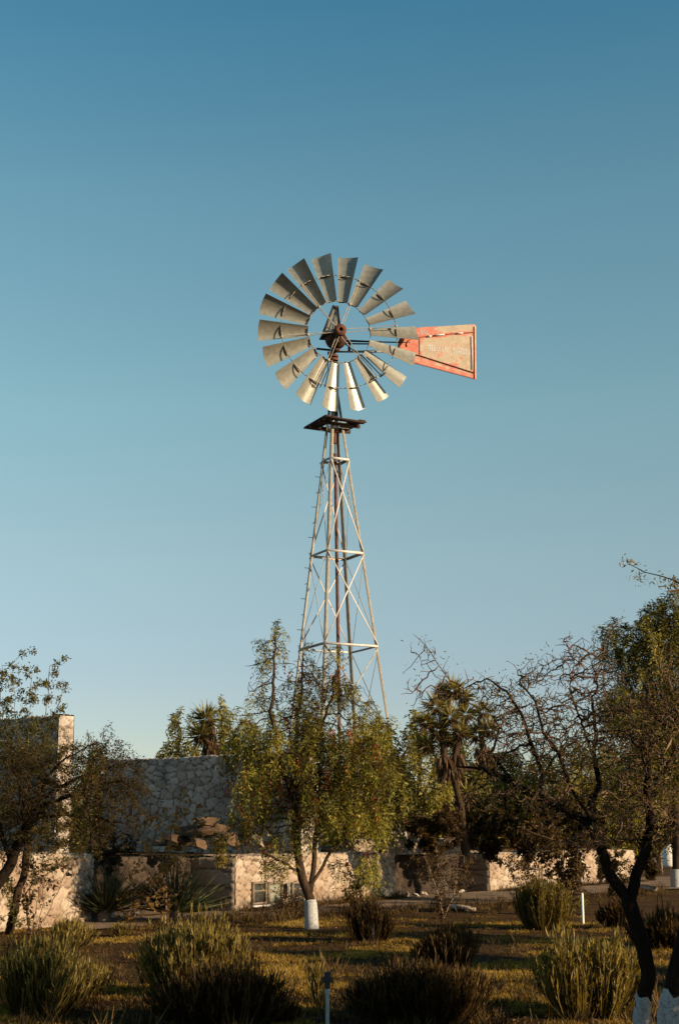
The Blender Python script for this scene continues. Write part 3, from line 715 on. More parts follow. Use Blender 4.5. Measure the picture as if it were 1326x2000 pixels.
ridge([(925, 648.5), (880, 651.5), (836, 656), (808, 660)], .016, .022, M['redpaint'], 'crease')
ridge([(808, 660), (799, 665), (794.5, 672), (795, 677)], .016, .022, M['redpaint'], 'crease')
ridge([(795, 691), (818, 694), (925, 728)], .013, .02, M['rust'], 'crease')
ridge([(819, 660), (819.5, 692)], .006, .018, M['rust'], 'crease')
ridge([(926.5, 637), (927, 741)], .012, .02, M['redpaint'], 'crease')
mb = MB()
for x0, x1, y0, y1 in ((835, 843, 656.7, 656), (847, 868, 655, 653), (891, 904, 651, 650)): mb = MB(); mb.bar(tp(x0, y0, .042), tp(x1, y1, .042), .035, .006, UP); mb.build('paint_trace', M['whitepaint'], vane)
mb = MB(); mb.bar(tp(921.5, 656, .03), tp(922.5, 722, .03), .03, .004, TU)
mb.build('paint_trace', M['whitepaint'], vane)
def lettering(txt, px, py, hpx, wpx, off=.0095):
    cu = bpy.data.curves.new('lettering', 'FONT'); cu.body = txt; cu.size = 1; cu.extrude = .0012; cu.offset = .012; cu.space_character = 1.05
    to = bpy.data.objects.new('tmp', cu); COL.objects.link(to); dg = bpy.context.evaluated_depsgraph_get()
    me = bpy.data.meshes.new_from_object(to.evaluated_get(dg)); bpy.data.objects.remove(to)
    me.name = 'lettering'
    co = np.zeros(len(me.vertices) * 3); me.vertices.foreach_get('co', co); co = co.reshape(-1, 3)
    w_, h_ = co[:, 0].max(), .70
    o0 = tp(px, py, off); sx = (tp(px + wpx, py, off) - o0).length / w_; sy = (tp(px, py - hpx, off) - o0).length / h_
    new = np.array([tuple(o0 + TU * (c[0] * sx) + UP * (c[1] * sy) + TNn * c[2]) for c in co])
    me.vertices.foreach_set('co', new.ravel()); me.update(); me.materials.clear(); me.materials.append(M['whitepaint'])
    o = bpy.data.objects.new('lettering', me); COL.objects.link(o); o.parent = vane
lettering('S.N.L.', 821.5, 652.5, 8, 16); lettering('TEL 0101', 836, 685, 11.5, 33); lettering('01-4502 02', 883, 691, 11, 39)

# ------------------------------------------------------------------ plants: growth by space colonisation
def ellipsoid_pts(rg, c, r, n):
    v = rg.normal(size=(n, 3)); v /= np.linalg.norm(v, axis=1)[:, None]; v *= rg.random(n)[:, None] ** (1 / 2.4)
    return np.asarray(c) + v * np.asarray(r)
def lobes(rg, Y, items, dens):
    """items: (px, py, rx_px, ry_px, depth_m[, dY])"""
    out = []
    for it in items:
        px, py, rx, ry, dp = it[:5]; y = Y + (it[5] if len(it) > 5 else 0); c = P(px, py, y); k = F / y
        a, b = rx / k, ry / k; n = int(dens * a * b * dp * 4.2) + 6
        out.append(ellipsoid_pts(rg, tuple(c), (a, dp, b), n))
    return np.concatenate(out)
MINR = {}
def grow(limbs, att, step, infl, kill, rg, iters=90, jitter=.25, grav=(0, 0, 0)):
    pos = []; par = []; MINR.clear()
    for limb in limbs:                     # limb: (flag, points[, radius at its start, radius at its end])
        p0, pts = limb[:2]; prev = -1; n0 = len(pos)
        if p0 is not None and len(pos):
            kd = min(range(len(pos)), key=lambda i: (Vector(pos[i]) - Vector(pts[0])).length); prev = kd
        else: pos.append(tuple(pts[0])); par.append(-1); prev = 0
        cur = Vector(pos[prev])
        for q in pts[1:] if p0 is None else pts:
            q = Vector(q); L = (q - cur).length; k = max(1, int(L / step))
            for i in range(1, k + 1):
                w_ = cur.lerp(q, i / k)
                if i < k: w_ = w_ + Vector(rg.normal(size=3)) * step * (.10 if len(limb) < 3 else .10 if MINR and len(pos) > 12 else .02)
                pos.append(tuple(w_)); par.append(prev); prev = len(pos) - 1
            cur = q
        if len(limb) > 2:
            for i in range(n0, len(pos)): MINR[i] = limb[2] + (limb[3] - limb[2]) * (i - n0) / max(1, len(pos) - 1 - n0)
    att = np.asarray(att); alive = np.ones(len(att), bool); grav = np.asarray(grav)
    for it in range(iters):
        kd = kdtree.KDTree(len(pos))
        for i, p in enumerate(pos): kd.insert(p, i)
        kd.balance(); acc = {}
        idx = np.nonzero(alive)[0]
        for ai in idx:
            co, i, d = kd.find(att[ai])
            if d < kill: alive[ai] = False
            elif d < infl:
                v = (att[ai] - np.array(co)) / d
                if i in acc: acc[i] += v
                else: acc[i] = v.copy()
        if not acc: break
        for i, v in acc.items():
            v = v / (np.linalg.norm(v) + 1e-6) + rg.normal(size=3) * jitter + grav; v /= np.linalg.norm(v) + 1e-6
            pos.append(tuple(np.array(pos[i]) + v * step)); par.append(i)
    return np.array(pos), np.array(par)
def radii(par, tip, expo=2.3, base=None):
    n = len(par); a = np.zeros(n); kids = np.zeros(n, int)
    for i in range(n - 1, 0, -1):
        if a[i] == 0: a[i] = tip ** expo
        if par[i] >= 0: a[par[i]] += a[i]; kids[par[i]] += 1
    if a[0] == 0: a[0] = tip ** expo
    r = a ** (1 / expo)
    return r, kids
def skin(mb, pos, par, r, split=None, taper=1.0):
    """sweep tubes along the longest/thickest continuing paths"""
    n = len(pos); ch = [[] for _ in range(n)]
    for i in range(1, n):
        if par[i] >= 0: ch[par[i]].append(i)
    starts = [(0, None)]
    while starts:
        s, p = starts.pop(); path = [] if p is None else [p]; c = s
        while True:
            path.append(c)
            if not ch[c]: break
            k = max(ch[c], key=lambda q: r[q])
            for q in ch[c]:
                if q != k: starts.append((q, c))
            c = k
        if len(path) < 2: continue
        rr = np.array([r[q] for q in path]);
        if p is not None: rr[0] = rr[1]
        rr[-1] *= .5
        mx = rr.max(); sides = 3 if mx < .012 else 4 if mx < .025 else 6 if mx < .06 else 9
        mb.mi = 1 if mx < .010 else 0
        mb.tube(pos[path], rr, sides, caps=False)
    mb.mi = 0
def leaves(mb, base, dirs, ln, wd, rg, tone=None):
    """one diamond leaf per row"""
    base = np.asarray(base); dirs = np.asarray(dirs); n = len(base)
    if n == 0: return
    dirs = dirs / (np.linalg.norm(dirs, axis=1)[:, None] + 1e-9)
    ln = ln * rg.uniform(.6, 1.3, n)[:, None]; wd = wd * rg.uniform(.7, 1.2, n)[:, None]
    s = np.cross(dirs, rg.normal(size=(n, 3))); s /= np.linalg.norm(s, axis=1)[:, None] + 1e-9
    nn = np.cross(dirs, s)
    m = base + dirs * ln * .45 + nn * ln * .05
    v = np.stack([base, m + s * wd / 2, base + dirs * ln, m - s * wd / 2], 1).reshape(-1, 3)
    f = np.arange(n * 4).reshape(-1, 4)
    t = rg.random(n) if tone is None else np.clip(tone + rg.normal(size=n) * .15, 0, 1)
    mb.add(v, f, np.repeat(t, 4))
def node_dirs(pos, par):
    d = pos - pos[np.maximum(par, 0)]; return d / (np.linalg.norm(d, axis=1)[:, None] + 1e-6)
def strands(rg, p, d, n_leaf, length, spread=.25, sag=1.0):
    """drooping strands: p (m,3) starts, d (m,3) start dirs -> leaf bases and dirs"""
    m = len(p); t = (np.arange(n_leaf) + .5) / n_leaf
    L = length * rg.uniform(.5, 1.3, m)[:, None, None]; tt = t[None, :, None]
    out = d[:, None, :] * tt * L * .45 * (1.2 - tt * .5) + np.array([0, 0, -1.0]) * (tt ** 1.5) * L * sag
    b = p[:, None, :] + out + rg.normal(size=(m, n_leaf, 3)) * .018
    sd = rg.normal(size=(m, n_leaf, 3)) * spread * 2.0; sd[:, :, 2] *= .4
    dd = d[:, None, :] * (1 - tt) * .4 + np.array([0, 0, -1.0]) * (tt * .9 + .35) + sd
    tone = np.repeat(rg.random(m)[:, None] * .8 + .1, n_leaf, 1)
    return b.reshape(-1, 3), dd.reshape(-1, 3), tone.ravel()
def limewash_part(mb, base, pts, rad, sides=12): mb.tube(pts, rad, sides)

def pepper(name, base, limbs, lob, Y, seed, dens, label, group=None, step=.16, leaf=M['pepper'], ll=.085, lw=.016, per=2, nleaf=11, slen=.5, tip=.006, berry=0, bark='bark_mid', crown_skip=.0, basemin=0, gap=-.12, bspread=.5):
    rg = np.random.default_rng(seed); att = lobes(rg, Y, lob, dens)
    pos, par = grow(limbs, att, step, step * 9, step * 1.4, rg, jitter=.22)
    r, kids = radii(par, tip, 2.35)
    if basemin: r = np.maximum(r, 0); sc = basemin / r[0]; r = np.where(r > tip * 2.5, tip * 2.5 + (r - tip * 2.5) * max(.3, (basemin - tip * 2.5) / max(1e-3, r[0] - tip * 2.5)), r)
    for i, v in MINR.items(): r[i] = v
    root = empty(name, pos[0], label=label, cat='tree', group=group)
    mb = MB(); skin(mb, pos, par, r); mb.build('trunk', M[bark], root, smooth=True)
    d = node_dirs(pos, par); tips = np.nonzero(r < tip * 2.6)[0]
    tips = tips[rg.random(len(tips)) > crown_skip]
    cl = np.array([noise.noise(Vector(q) * (1.9 if Y < 30 else 1.1) + Vector((3.3, 1.1, 7.7))) for q in pos[tips]]); tips = tips[cl + rg.normal(size=len(tips)) * .08 > gap]
    rep = np.repeat(tips, per); dd = d[rep] + rg.normal(size=(len(rep), 3)) * .6; dd[:, 2] += .1
    b, dr, tn = strands(rg, pos[rep], dd, nleaf, slen, spread=bspread)
    clump = np.array([noise.noise(Vector(q) * 1.1) for q in b[::nleaf]]); tn = np.clip(tn + np.repeat(clump, nleaf)[:len(tn)] * .5, 0, 1)
    mb = MB(); leaves(mb, b, dr, ll, lw, rg, tn); mb.build('crown', leaf, root)
    if berry:
        bt = tips[rg.random(len(tips)) < berry]; lowm = pos[bt][:, 2]
        dd = rg.normal(size=(len(bt), 3)) * .3
        b, dr, tn = strands(rg, pos[bt] + dd * .25, dd, 26, .34, spread=.35)
        mb = MB(); leaves(mb, b, dr, .045, .030, rg, tn); mb.build('berries', M['berry'], root, kind='stuff')
    return root, pos, par, r

# --- the pepper tree in the middle
Y1 = G(608, 1812).y
b0 = P(609, 1813, Y1); b0.z = 0
L0 = [b0 - Vector((0, 0, .08)), P(606, 1757, Y1), P(590, 1715, Y1), P(580, 1660, Y1 + .05), P(577, 1600, Y1 + .1), P(575, 1540, Y1), P(578, 1470, Y1), P(580, 1400, Y1 + .1)]
limbs = [(None, L0, .092, .02), (1, [P(575, 1560, Y1), P(545, 1480, Y1 - .3), P(530, 1400, Y1 - .3), P(535, 1310, Y1 - .2), P(540, 1240, Y1)]),
         (1, [P(606, 1740, Y1), P(612, 1700, Y1 + .1), P(614, 1660, Y1 + .1), P(620, 1600, Y1 + .3)]),
         (1, [P(610, 1725, Y1), P(632, 1690, Y1 + .2), P(650, 1655, Y1 + .3), P(690, 1620, Y1 + .5), P(730, 1570, Y1 + .6)]),
         (1, [P(578, 1700, Y1), P(555, 1685, Y1 - .2), P(520, 1668, Y1 - .3), P(490, 1665, Y1 - .5)]),
         (1, [P(577, 1510, Y1), P(620, 1440, Y1 + .3), P(650, 1360, Y1 + .4), P(662, 1280, Y1 + .4)]),
         (1, [P(575, 1530, Y1), P(510, 1490, Y1 + .4), P(460, 1440, Y1 + .5)]),
         (1, [P(620, 1600, Y1 + .3), P(660, 1520, Y1 + .6), P(710, 1440, Y1 + .6)]),
         (1, [P(578, 1430, Y1), P(590, 1340, Y1 + .2), P(592, 1265, Y1 + .2)])]
lob = [(470, 1400, 30, 22, .4), (455, 1460, 25, 30, .4), (620, 1300, 30, 30, .3), (520, 1290, 26, 26, .3), (565, 1270, 16, 26, .2), (690, 1345, 30, 22, .3), (580, 1480, 105, 80, 1.1), (585, 1400, 80, 60, .9), (500, 1430, 62, 45, .8), (535, 1310, 24, 40, .3), (540, 1240, 18, 30, .25), (530, 1350, 30, 30, .4), (570, 1340, 25, 30, .4), (540, 1225, 14, 22, .2), (500, 1250, 16, 10, .2), (500, 1345, 36, 30, .4), (474, 1300, 14, 9, .2),
       (590, 1310, 32, 45, .4), (597, 1232, 14, 14, .2), (660, 1262, 17, 18, .2), (655, 1345, 34, 36, .4), (720, 1410, 50, 45, .7), (700, 1490, 85, 75, 1.0),
       (500, 1520, 60, 60, .9), (600, 1560, 95, 55, 1.1), (700, 1570, 60, 50, .8), (520, 1688, 38, 18, .3), (500, 1600, 60, 40, .7), (560, 1630, 60, 28, .6), (640, 1630, 60, 25, .6), (530, 1670, 45, 20, .4), (735, 1610, 30, 25, .4), (450, 1480, 25, 40, .4), (720, 1690, 20, 25, .3)]
pt, ppos, ppar, pr = pepper('pepper_tree', b0, limbs, lob, Y1, 5, 230, 'large drooping pepper tree with whitewashed foot and red berry strings in front of the windmill', step=.10, per=4, nleaf=14, berry=.13, ll=.076, lw=.0165, slen=.33, gap=-.05, bspread=.5, basemin=.10, crown_skip=.0)
mb = MB(); mb.tube([b0 - Vector((0, 0, .1)), b0 + Vector((0, 0, .02)), P(608, 1785, Y1), P(606.5, 1766, Y1), P(605.5, 1757, Y1)], [.125, .114, .106, .103, .102], 14)
for v in mb.v: v += (np.array([[noise.noise(Vector(q) * 9) for _ in range(3)] for q in v]) * .012).astype(np.float32)
mb.build('whitewash', M['limewash'], pt, smooth=True)

# --- far pepper trees behind the walls
def far_tree(px, py_top, w_px, Y, seed, label, lean=0, base_z=None, extra=(), dens=70, **k):
    bz = TZ if base_z is None else base_z
    b = P(px, 1600, Y); b.z = bz; top = P(px + lean, py_top, Y); h = top.z - bz
    mid = b.lerp(top, .35) + Vector((.1, 0, 0)); kk = F / Y
    hp_ = h * kk
    lob = [(px + lean, py_top + hp_ * .16, w_px * .22, hp_ * .15, .8), (px + lean * .6, py_top + hp_ * .38, w_px * .40, hp_ * .20, 1.2), (px - w_px * .22, py_top + hp_ * .55, w_px * .26, hp_ * .20, 1.0), (px + w_px * .24, py_top + hp_ * .52, w_px * .26, hp_ * .22, 1.0), (px, py_top + hp_ * .68, w_px * .42, hp_ * .18, 1.1)] + list(extra)
    a = dict(step=.20, leaf=M['pepper_far'], ll=.15, lw=.045, per=4, nleaf=9, slen=.5, tip=.010, basemin=.11, gap=-.45, bspread=.7); a.update(k)
    return pepper('pepper_tree', b, [(None, [b, mid, b.lerp(top, .7)]), (1, [mid, b.lerp(top, .6) + Vector((w_px / kk * .25, 0, 0))]), (1, [mid, b.lerp(top, .55) - Vector((w_px / kk * .25, 0, 0))])], lob, Y, seed, dens, label, **a)
grp = 'pepper trees beyond the stone walls'
far_tree(185, 1448, 110, 40, 54, 'dark green tree between the two tall grey walls at the left', group=grp)
far_tree(890, 1420, 150, 43, 48, 'olive tree directly behind the branching yucca head', group=grp)
far_tree(1000, 1455, 150, 45, 49, 'olive tree behind the left limb tip of the bare mesquite', group=grp)
far_tree(1130, 1430, 150, 47, 50, 'olive tree behind the middle of the bare mesquite crown', group=grp, base_z=0)
far_tree(1260, 1400, 170, 55, 52, 'broad olive tree behind the tall right pepper tree', group=grp, base_z=0)
far_tree(690, 1420, 110, 39, 53, 'olive tree right behind the windmill tower foot', group=grp)
far_tree(350, 1378, 120, 44, 41, 'rounded green tree rising just behind the tall grey wall', group=grp, dens=110)
far_tree(437, 1350, 70, 41, 42, 'taller narrow green tree between the small yucca and the big pepper tree', group=grp, dens=110)
far_tree(815, 1380, 150, 38, 43, 'green tree with a slanting grey trunk on the terrace right of the windmill foot', group=grp)
far_tree(748, 1400, 130, 34.3, 44, 'pale green tree behind the windmill foot', group=grp)
far_tree(945, 1440, 150, 46, 45, 'green tree behind the tall branching yucca', group=grp)
far_tree(1060, 1465, 170, 52, 46, 'low green tree seen through the bare branches right of the branching yucca', group=grp)
far_tree(1190, 1440, 150, 50, 47, 'green tree between the bare branches and the tall right pepper tree', group=grp, base_z=0)
# slanting pale trunk piece in front
# --- tall pepper at the right
b = G(1322, 1733)
Yr = b.y
lob = [(1290, 1200, 50, 38, 1.2), (1270, 1260, 75, 60, 1.6), (1200, 1225, 30, 22, .8), (1195, 1280, 28, 45, .9), (1330, 1250, 60, 90, 1.8), (1250, 1350, 75, 80, 1.8), (1320, 1400, 80, 90, 2.0), (1280, 1490, 90, 60, 1.6), (1330, 1170, 40, 30, 1), (1200, 1380, 40, 40, 1), (1230, 1540, 50, 40, 1)]
limbs = [(None, [b - Vector((0, 0, .1)), P(1322, 1640, Yr), P(1318, 1560, Yr), P(1300, 1450, Yr), P(1290, 1330, Yr), P(1285, 1240, Yr)]), (1, [P(1318, 1560, Yr), P(1270, 1440, Yr - .5), P(1225, 1330, Yr - .4)]), (1, [P(1318, 1560, Yr), P(1345, 1440, Yr), P(1360, 1300, Yr)])]
rp = pepper('pepper_tree', b, limbs, lob, Yr, 51, 40, 'tall weeping pepper tree at the right edge behind the bare branches', group=grp, step=.22, leaf=M['pepper_far'], ll=.15, lw=.034, per=5, nleaf=15, slen=.8, tip=.010, basemin=.14, gap=-.28)[0]
mb = MB(); mb.tube([b - Vector((0, 0, .1)), b + Vector((0, 0, .5))], [.20, .175], 12); mb.build('whitewash', M['limewash'], rp, smooth=True)

# --- yuccas
def rosette(mbl, mbd, c, r, n, rg, up=.35, wd=.03, upd=Vector((0, 0, 1)), dry=.3):
    v = rg.normal(size=(n, 3)); v /= np.linalg.norm(v, axis=1)[:, None]; v[:, 2] = v[:, 2] * .9 + up
    v /= np.linalg.norm(v, axis=1)[:, None]
    base = np.asarray(c) + v * r * .12
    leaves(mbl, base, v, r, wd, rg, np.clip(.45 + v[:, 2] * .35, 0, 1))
    m = int(n * dry)
    if m:
        d = rg.normal(size=(m, 3)); d[:, 2] = -np.abs(d[:, 2]) * 1.4 - .4; d /= np.linalg.norm(d, axis=1)[:, None]
        leaves(mbd, np.asarray(c) + d * r * .1, d, r * .8, wd, rg)
def shag(mbd, p0, p1, rad, n, rg, ln=.28):
    t = rg.random(n)[:, None]; p = np.asarray(p0) * (1 - t) + np.asarray(p1) * t
    d = rg.normal(size=(n, 3)); d[:, 2] = 0; d /= np.linalg.norm(d, axis=1)[:, None] + 1e-6
    b = p + d * rad; dd = d * .35 + np.array([0, 0, -1.0]); leaves(mbd, b, dd, ln, .04, rg)
def yucca(base, segs, heads, seed, label, group=None, Y=33, rad=.1, wd=.035, nl=150):
    rg = np.random.default_rng(seed); root = empty('yucca', base, label=label, cat='yucca', group=group)
    mb = MB(); md = MB(); ml = MB()
    for pts, r0, sh in segs:
        k = len(pts); mb.tube(pts, [r0 * (1 - .25 * i / (k - 1)) for i in range(k)], 8)
        if sh:
            for a_, b_ in zip(pts[:-1], pts[1:]): shag(md, a_, b_, r0 * 1.3, int(260 * (Vector(b_) - Vector(a_)).length / .6), rg)
    for c, r in heads: rosette(ml, md, c, r, nl, rg, wd=wd)
    mb.build('trunk', M['bark_mid'], root, smooth=True)
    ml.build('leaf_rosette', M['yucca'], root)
    if md.v: md.build('dead_leaf_skirt', M['yucca_dry'], root)
    return root
Yy = 33.5
yb = P(907, 1640, Yy); yb.z = TZ - .1
q = lambda x, y, d=0: P(x, y, Yy + d)
yucca(yb, [([yb, q(900, 1575), q(888, 1530), q(880, 1510)], .085, 0), ([q(880, 1512), q(866, 1475)], .12, 1), ([q(866, 1475), q(866, 1420), q(878, 1360)], .08, 0), ([q(880, 1512), q(890, 1470, .1)], .11, 1), ([q(890, 1470, .1), q(905, 1410, .2)], .08, 0),
           ([q(882, 1508), q(925, 1500, .2), q(948, 1492, .3)], .07, 0), ([q(955, 1500, .3), q(942, 1455, .3)], .10, 1), ([q(942, 1455, .3), q(935, 1400, .4)], .07, 0), ([q(868, 1450), q(845, 1430, -.3), q(836, 1400, -.3)], .07, 0)],
      [(q(882, 1348), .36), (q(850, 1380, -.3), .34), (q(908, 1395, .3), .34), (q(942, 1390, .4), .34), (q(830, 1410, -.4), .32), (q(878, 1400, -.4), .36), (q(930, 1435, .2), .34), (q(905, 1362, .3), .3), (q(855, 1425, -.2), .32), (q(835, 1455, .1), .32), (q(862, 1355, .2), .3), (q(898, 1430, -.2), .33), (q(955, 1425, 0), .3), (q(872, 1445, .3), .3)],
      9, 'tall branching yucca tree with shaggy trunks right of the windmill foot', Y=Yy, nl=150, wd=.03)
yb = P(912, 1600, 34.5); yb.z = TZ
yucca(yb, [([yb, P(912, 1565, 34.5), P(912, 1548, 34.5)], .06, 0)], [(P(912, 1548, 34.5), .34)], 10, 'small spiky yucca just right of the branching yucca trunk', nl=70, wd=.04)
yb = P(408, 1500, 38.5); yb.z = TZ
yucca(yb, [([yb, P(410, 1440, 38.5), P(404, 1410, 38.5)], .11, 1)], [(P(403, 1404, 38.5), .46), (P(392, 1436, 38.3), .42)], 12, 'small palm-like yucca standing behind the grey wall', nl=170, wd=.04)

# --- spiky sotols before the recessed wall
def sotol(px, py, Y, r, seed, label, n=320, bz=0, up=.55):
    b = P(px, py, Y); b.z = bz; rg = np.random.default_rng(seed)
    root = empty('sotol', b, label=label, cat='spiky plant', group='spiky sotols before the recessed wall')
    mb = MB(); mb.tube([b - Vector((0, 0, .05)), b + Vector((0, 0, .14)), b + Vector((0, 0, .2))], [.12, .13, .05], 9); mb.build('stem', M['bark_pale'], root)
    v = rg.normal(size=(n, 3)); v[:, 2] = np.abs(v[:, 2]) * .9 + up * .4; v /= np.linalg.norm(v, axis=1)[:, None]
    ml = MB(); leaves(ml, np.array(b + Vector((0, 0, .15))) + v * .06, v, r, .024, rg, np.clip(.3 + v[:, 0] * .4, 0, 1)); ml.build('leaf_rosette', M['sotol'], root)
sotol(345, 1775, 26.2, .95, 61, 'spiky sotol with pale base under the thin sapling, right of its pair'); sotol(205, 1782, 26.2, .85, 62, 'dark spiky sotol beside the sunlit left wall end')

# --- mesquites: crooked, nearly bare
def mesquite(name, limbs, lob, Y, seed, dens, label, step=.08, tip=.0032, basemin=.1, spur=1.0, leafn=0, leafmat='mesq', pods=0, bark='bark_dark', group=None, cat='tree', twigmat='bark_twig', infl=9, ll=.045, lw=.012, jit=.42, kill=1.5, spl=.10, gap=-.25):
    rg = np.random.default_rng(seed); att = lobes(rg, Y, lob, dens)
    pos, par = grow(limbs, att, step, step * infl, step * kill, rg, jitter=jit)
    r, kids = radii(par, tip, 2.25)
    k = max(.25, (basemin - tip * 3) / max(1e-3, r[0] - tip * 3)); r = np.where(r > tip * 3, tip * 3 + (r - tip * 3) * k, r)
    for i, v in MINR.items(): r[i] = v
    root = empty(name, pos[0], label=label, cat=cat, group=group)
    mb = MB(); skin(mb, pos, par, r)
    d = node_dirs(pos, par); fine = np.nonzero(r < tip * 4)[0]
    mb.build('trunk', [M[bark], M[twigmat]], root, smooth=True)
    mt = MB(); mt.mi = 0
    sp = fine[rg.random(len(fine)) < spur]
    ends = []
    for i in sp:      # short crooked spurs
        v = Vector(d[i]) * .5 + Vector(rg.normal(size=3)); v.normalize(); L = spl * rg.uniform(.4, 1.5); p = Vector(pos[i])
        m1 = p + v * L * .5 + Vector(rg.normal(size=3)) * L * .12; e = m1 + (v + Vector(rg.normal(size=3)) * .5).normalized() * L * .5
        mt.tube([p, m1, e], [tip * 1.0, tip * .9, tip * .4], 3, caps=False); ends.append((p, m1, e))
    if leafn:
        src = np.array([tuple(q) for t in ends for q in t[1:]] if ends else pos[fine]); pick = src[rg.integers(0, len(src), leafn)]
        cl = np.array([noise.noise(Vector(p_) * 1.6) for p_ in pick]); keepm = cl + rg.normal(size=leafn) * .25 > gap; pick = pick[keepm]; cl = cl[keepm]
        dd = rg.normal(size=(len(pick), 3)); dd[:, 2] -= .5
        mt.mi = 1; leaves(mt, pick + rg.normal(size=(len(pick), 3)) * .03, dd, ll, lw, rg, cl * .6 + .45)
    if pods:
        src = np.array([tuple(t[2]) for t in ends]); pick = src[rg.integers(0, len(src), pods)]; dd = rg.normal(size=(pods, 3)); dd[:, 2] = -np.abs(dd[:, 2]) * .6
        mt.mi = 2; leaves(mt, pick, dd, .11, .014, rg)
    mt.build('crown', [M[twigmat], M[leafmat], M['pod']], root)
    return root
# right mesquite in the foreground
Ym = 10.4
q = lambda x, y, d=0: P(x, y, Ym + d)
mbase = q(1252, 2060); mbase.z = -.05
limbs = [(None, [mbase, q(1254, 1960), q(1266, 1905), q(1256, 1850), q(1240, 1800), q(1226, 1755)], .054, .058),
         (1, [q(1226, 1755), q(1195, 1715), q(1178, 1670), q(1165, 1635), q(1140, 1600, .1), q(1090, 1575, .2), q(1040, 1553, .3), q(1000, 1530, .4), q(960, 1505, .4)], .045, .022),
         (1, [q(1232, 1750), q(1244, 1700), q(1262, 1655), q(1268, 1600, -.1), q(1262, 1540, -.2), q(1268, 1480, -.2)], .045, .02),
         (1, [q(1160, 1625), q(1150, 1580, .2), q(1170, 1530, .3), q(1158, 1470, .3), q(1164, 1430, .3), q(1155, 1360, .4)], .030, .010),
         (1, [q(1050, 1556, .3), q(1060, 1510, .2), q(1035, 1450, 0), q(1020, 1400, -.1), q(990, 1350, -.2), q(950, 1325, -.2)], .020, .006),
         (1, [q(1150, 1590), q(1110, 1530, -.2), q(1090, 1470, -.3), q(1060, 1430, -.3), q(1045, 1370, -.2), q(1015, 1330, -.2)], .020, .006),
         (1, [q(1155, 1470, .3), q(1130, 1400, -.1), q(1112, 1350, -.1), q(1120, 1290, 0), q(1100, 1250, 0)], .013, .004),
         (1, [q(970, 1515, .4), q(930, 1500, .5), q(890, 1497, .6)], .016, .006), (1, [q(1000, 1530, .4), q(960, 1470, .4), q(975, 1420, .3), q(940, 1370, .3)], .014, .005),
         (1, [q(1265, 1560), q(1300, 1500), q(1330, 1430)], .018, .008), (1, [q(1262, 1640), q(1200, 1640, -.4), q(1140, 1655, -.6), q(1080, 1640, -.7)], .010, .004),
         (1, [q(950, 1325, -.2), q(905, 1345), q(880, 1330), q(850, 1290), q(832, 1262), q(806, 1238)], .007, .003), (1, [q(1060, 1510, .2), q(1110, 1440, .4), q(1090, 1400, .4)], .010, .004)]
lob = [(1080, 1440, 120, 80, .6), (1160, 1400, 70, 80, .5), (1020, 1390, 80, 50, .5), (1110, 1300, 45, 50, .35), (1170, 1300, 40, 50, .4), (970, 1345, 50, 28, .3), (1250, 1450, 90, 90, .6), (1240, 1560, 90, 60, .6),
       (970, 1450, 55, 55, .4), (1070, 1550, 100, 40, .5), (1290, 1360, 50, 80, .5), (855, 1360, 60, 22, .3), (832, 1285, 24, 36, .15), (800, 1350, 35, 12, .2), (1300, 1600, 50, 60, .4), (1040, 1320, 50, 28, .3), (1200, 1225, 22, 22, .15), (950, 1550, 50, 25, .3), (1150, 1640, 60, 20, .4)]
rm = mesquite('mesquite_tree', limbs, lob, Ym, 71, 3200, 'crooked bare mesquite with forked black trunk and whitewashed foot in the right foreground', step=.045, tip=.0032, basemin=.062, spur=.40, leafn=9000, pods=260, spl=.12, ll=.03, lw=.008, jit=.55, infl=7, gap=-.1)
def whitewash_foot(root, pts, rad):
    mb = MB(); mb.tube(pts, rad, 16); arr = mb.v[0]
    top = 16
    for i, v in enumerate(arr):
        nz = noise.noise(Vector(v) * 14) * .010; arr[i][0] += nz; arr[i][1] += nz * .7
        if i // 16 == len(pts) - 1: arr[i][2] += noise.noise(Vector(v) * 40) * .05 + (i % 3) * .008
    mb.build('whitewash', M['limewash'], root, smooth=True)
whitewash_foot(rm, [mbase, q(1253, 2010), q(1253, 1985), q(1254, 1965), q(1255, 1950)], [.068, .063, .060, .058, .057])
Yn = 9.8
q = lambda x, y, d=0: P(x, y, Yn + d)
nb = q(1312, 2075); nb.z = -.05
limbs = [(None, [nb, q(1314, 1960), q(1330, 1890), q(1352, 1800), q(1370, 1700), q(1380, 1560)], .095, .07), (1, [q(1370, 1700), q(1400, 1400), q(1400, 1250), q(1390, 1180)]), (1, [q(1395, 1250), q(1360, 1170), q(1320, 1135), q(1290, 1125), q(1260, 1118), q(1235, 1105)]),
         (1, [q(1380, 1560), q(1450, 1400), q(1500, 1300)]), (1, [q(1390, 1420), q(1340, 1380), q(1300, 1400)])]
lob = [(1290, 1120, 40, 20, .2), (1240, 1100, 26, 22, .15), (1340, 1420, 60, 80, .4), (1310, 1540, 50, 60, .4), (1460, 1300, 70, 60, .4)]
rn = mesquite('mesquite_tree', limbs, lob, Yn, 72, 300, 'second mesquite trunk with whitewashed foot cut off by the right edge', step=.07, tip=.003, basemin=.10, spur=.6, leafn=3500, pods=120, spl=.1, ll=.04, lw=.011)
whitewash_foot(rn, [nb, q(1313, 2010), q(1313, 1985), q(1315, 1960), q(1318, 1944)], [.112, .106, .101, .098, .097])

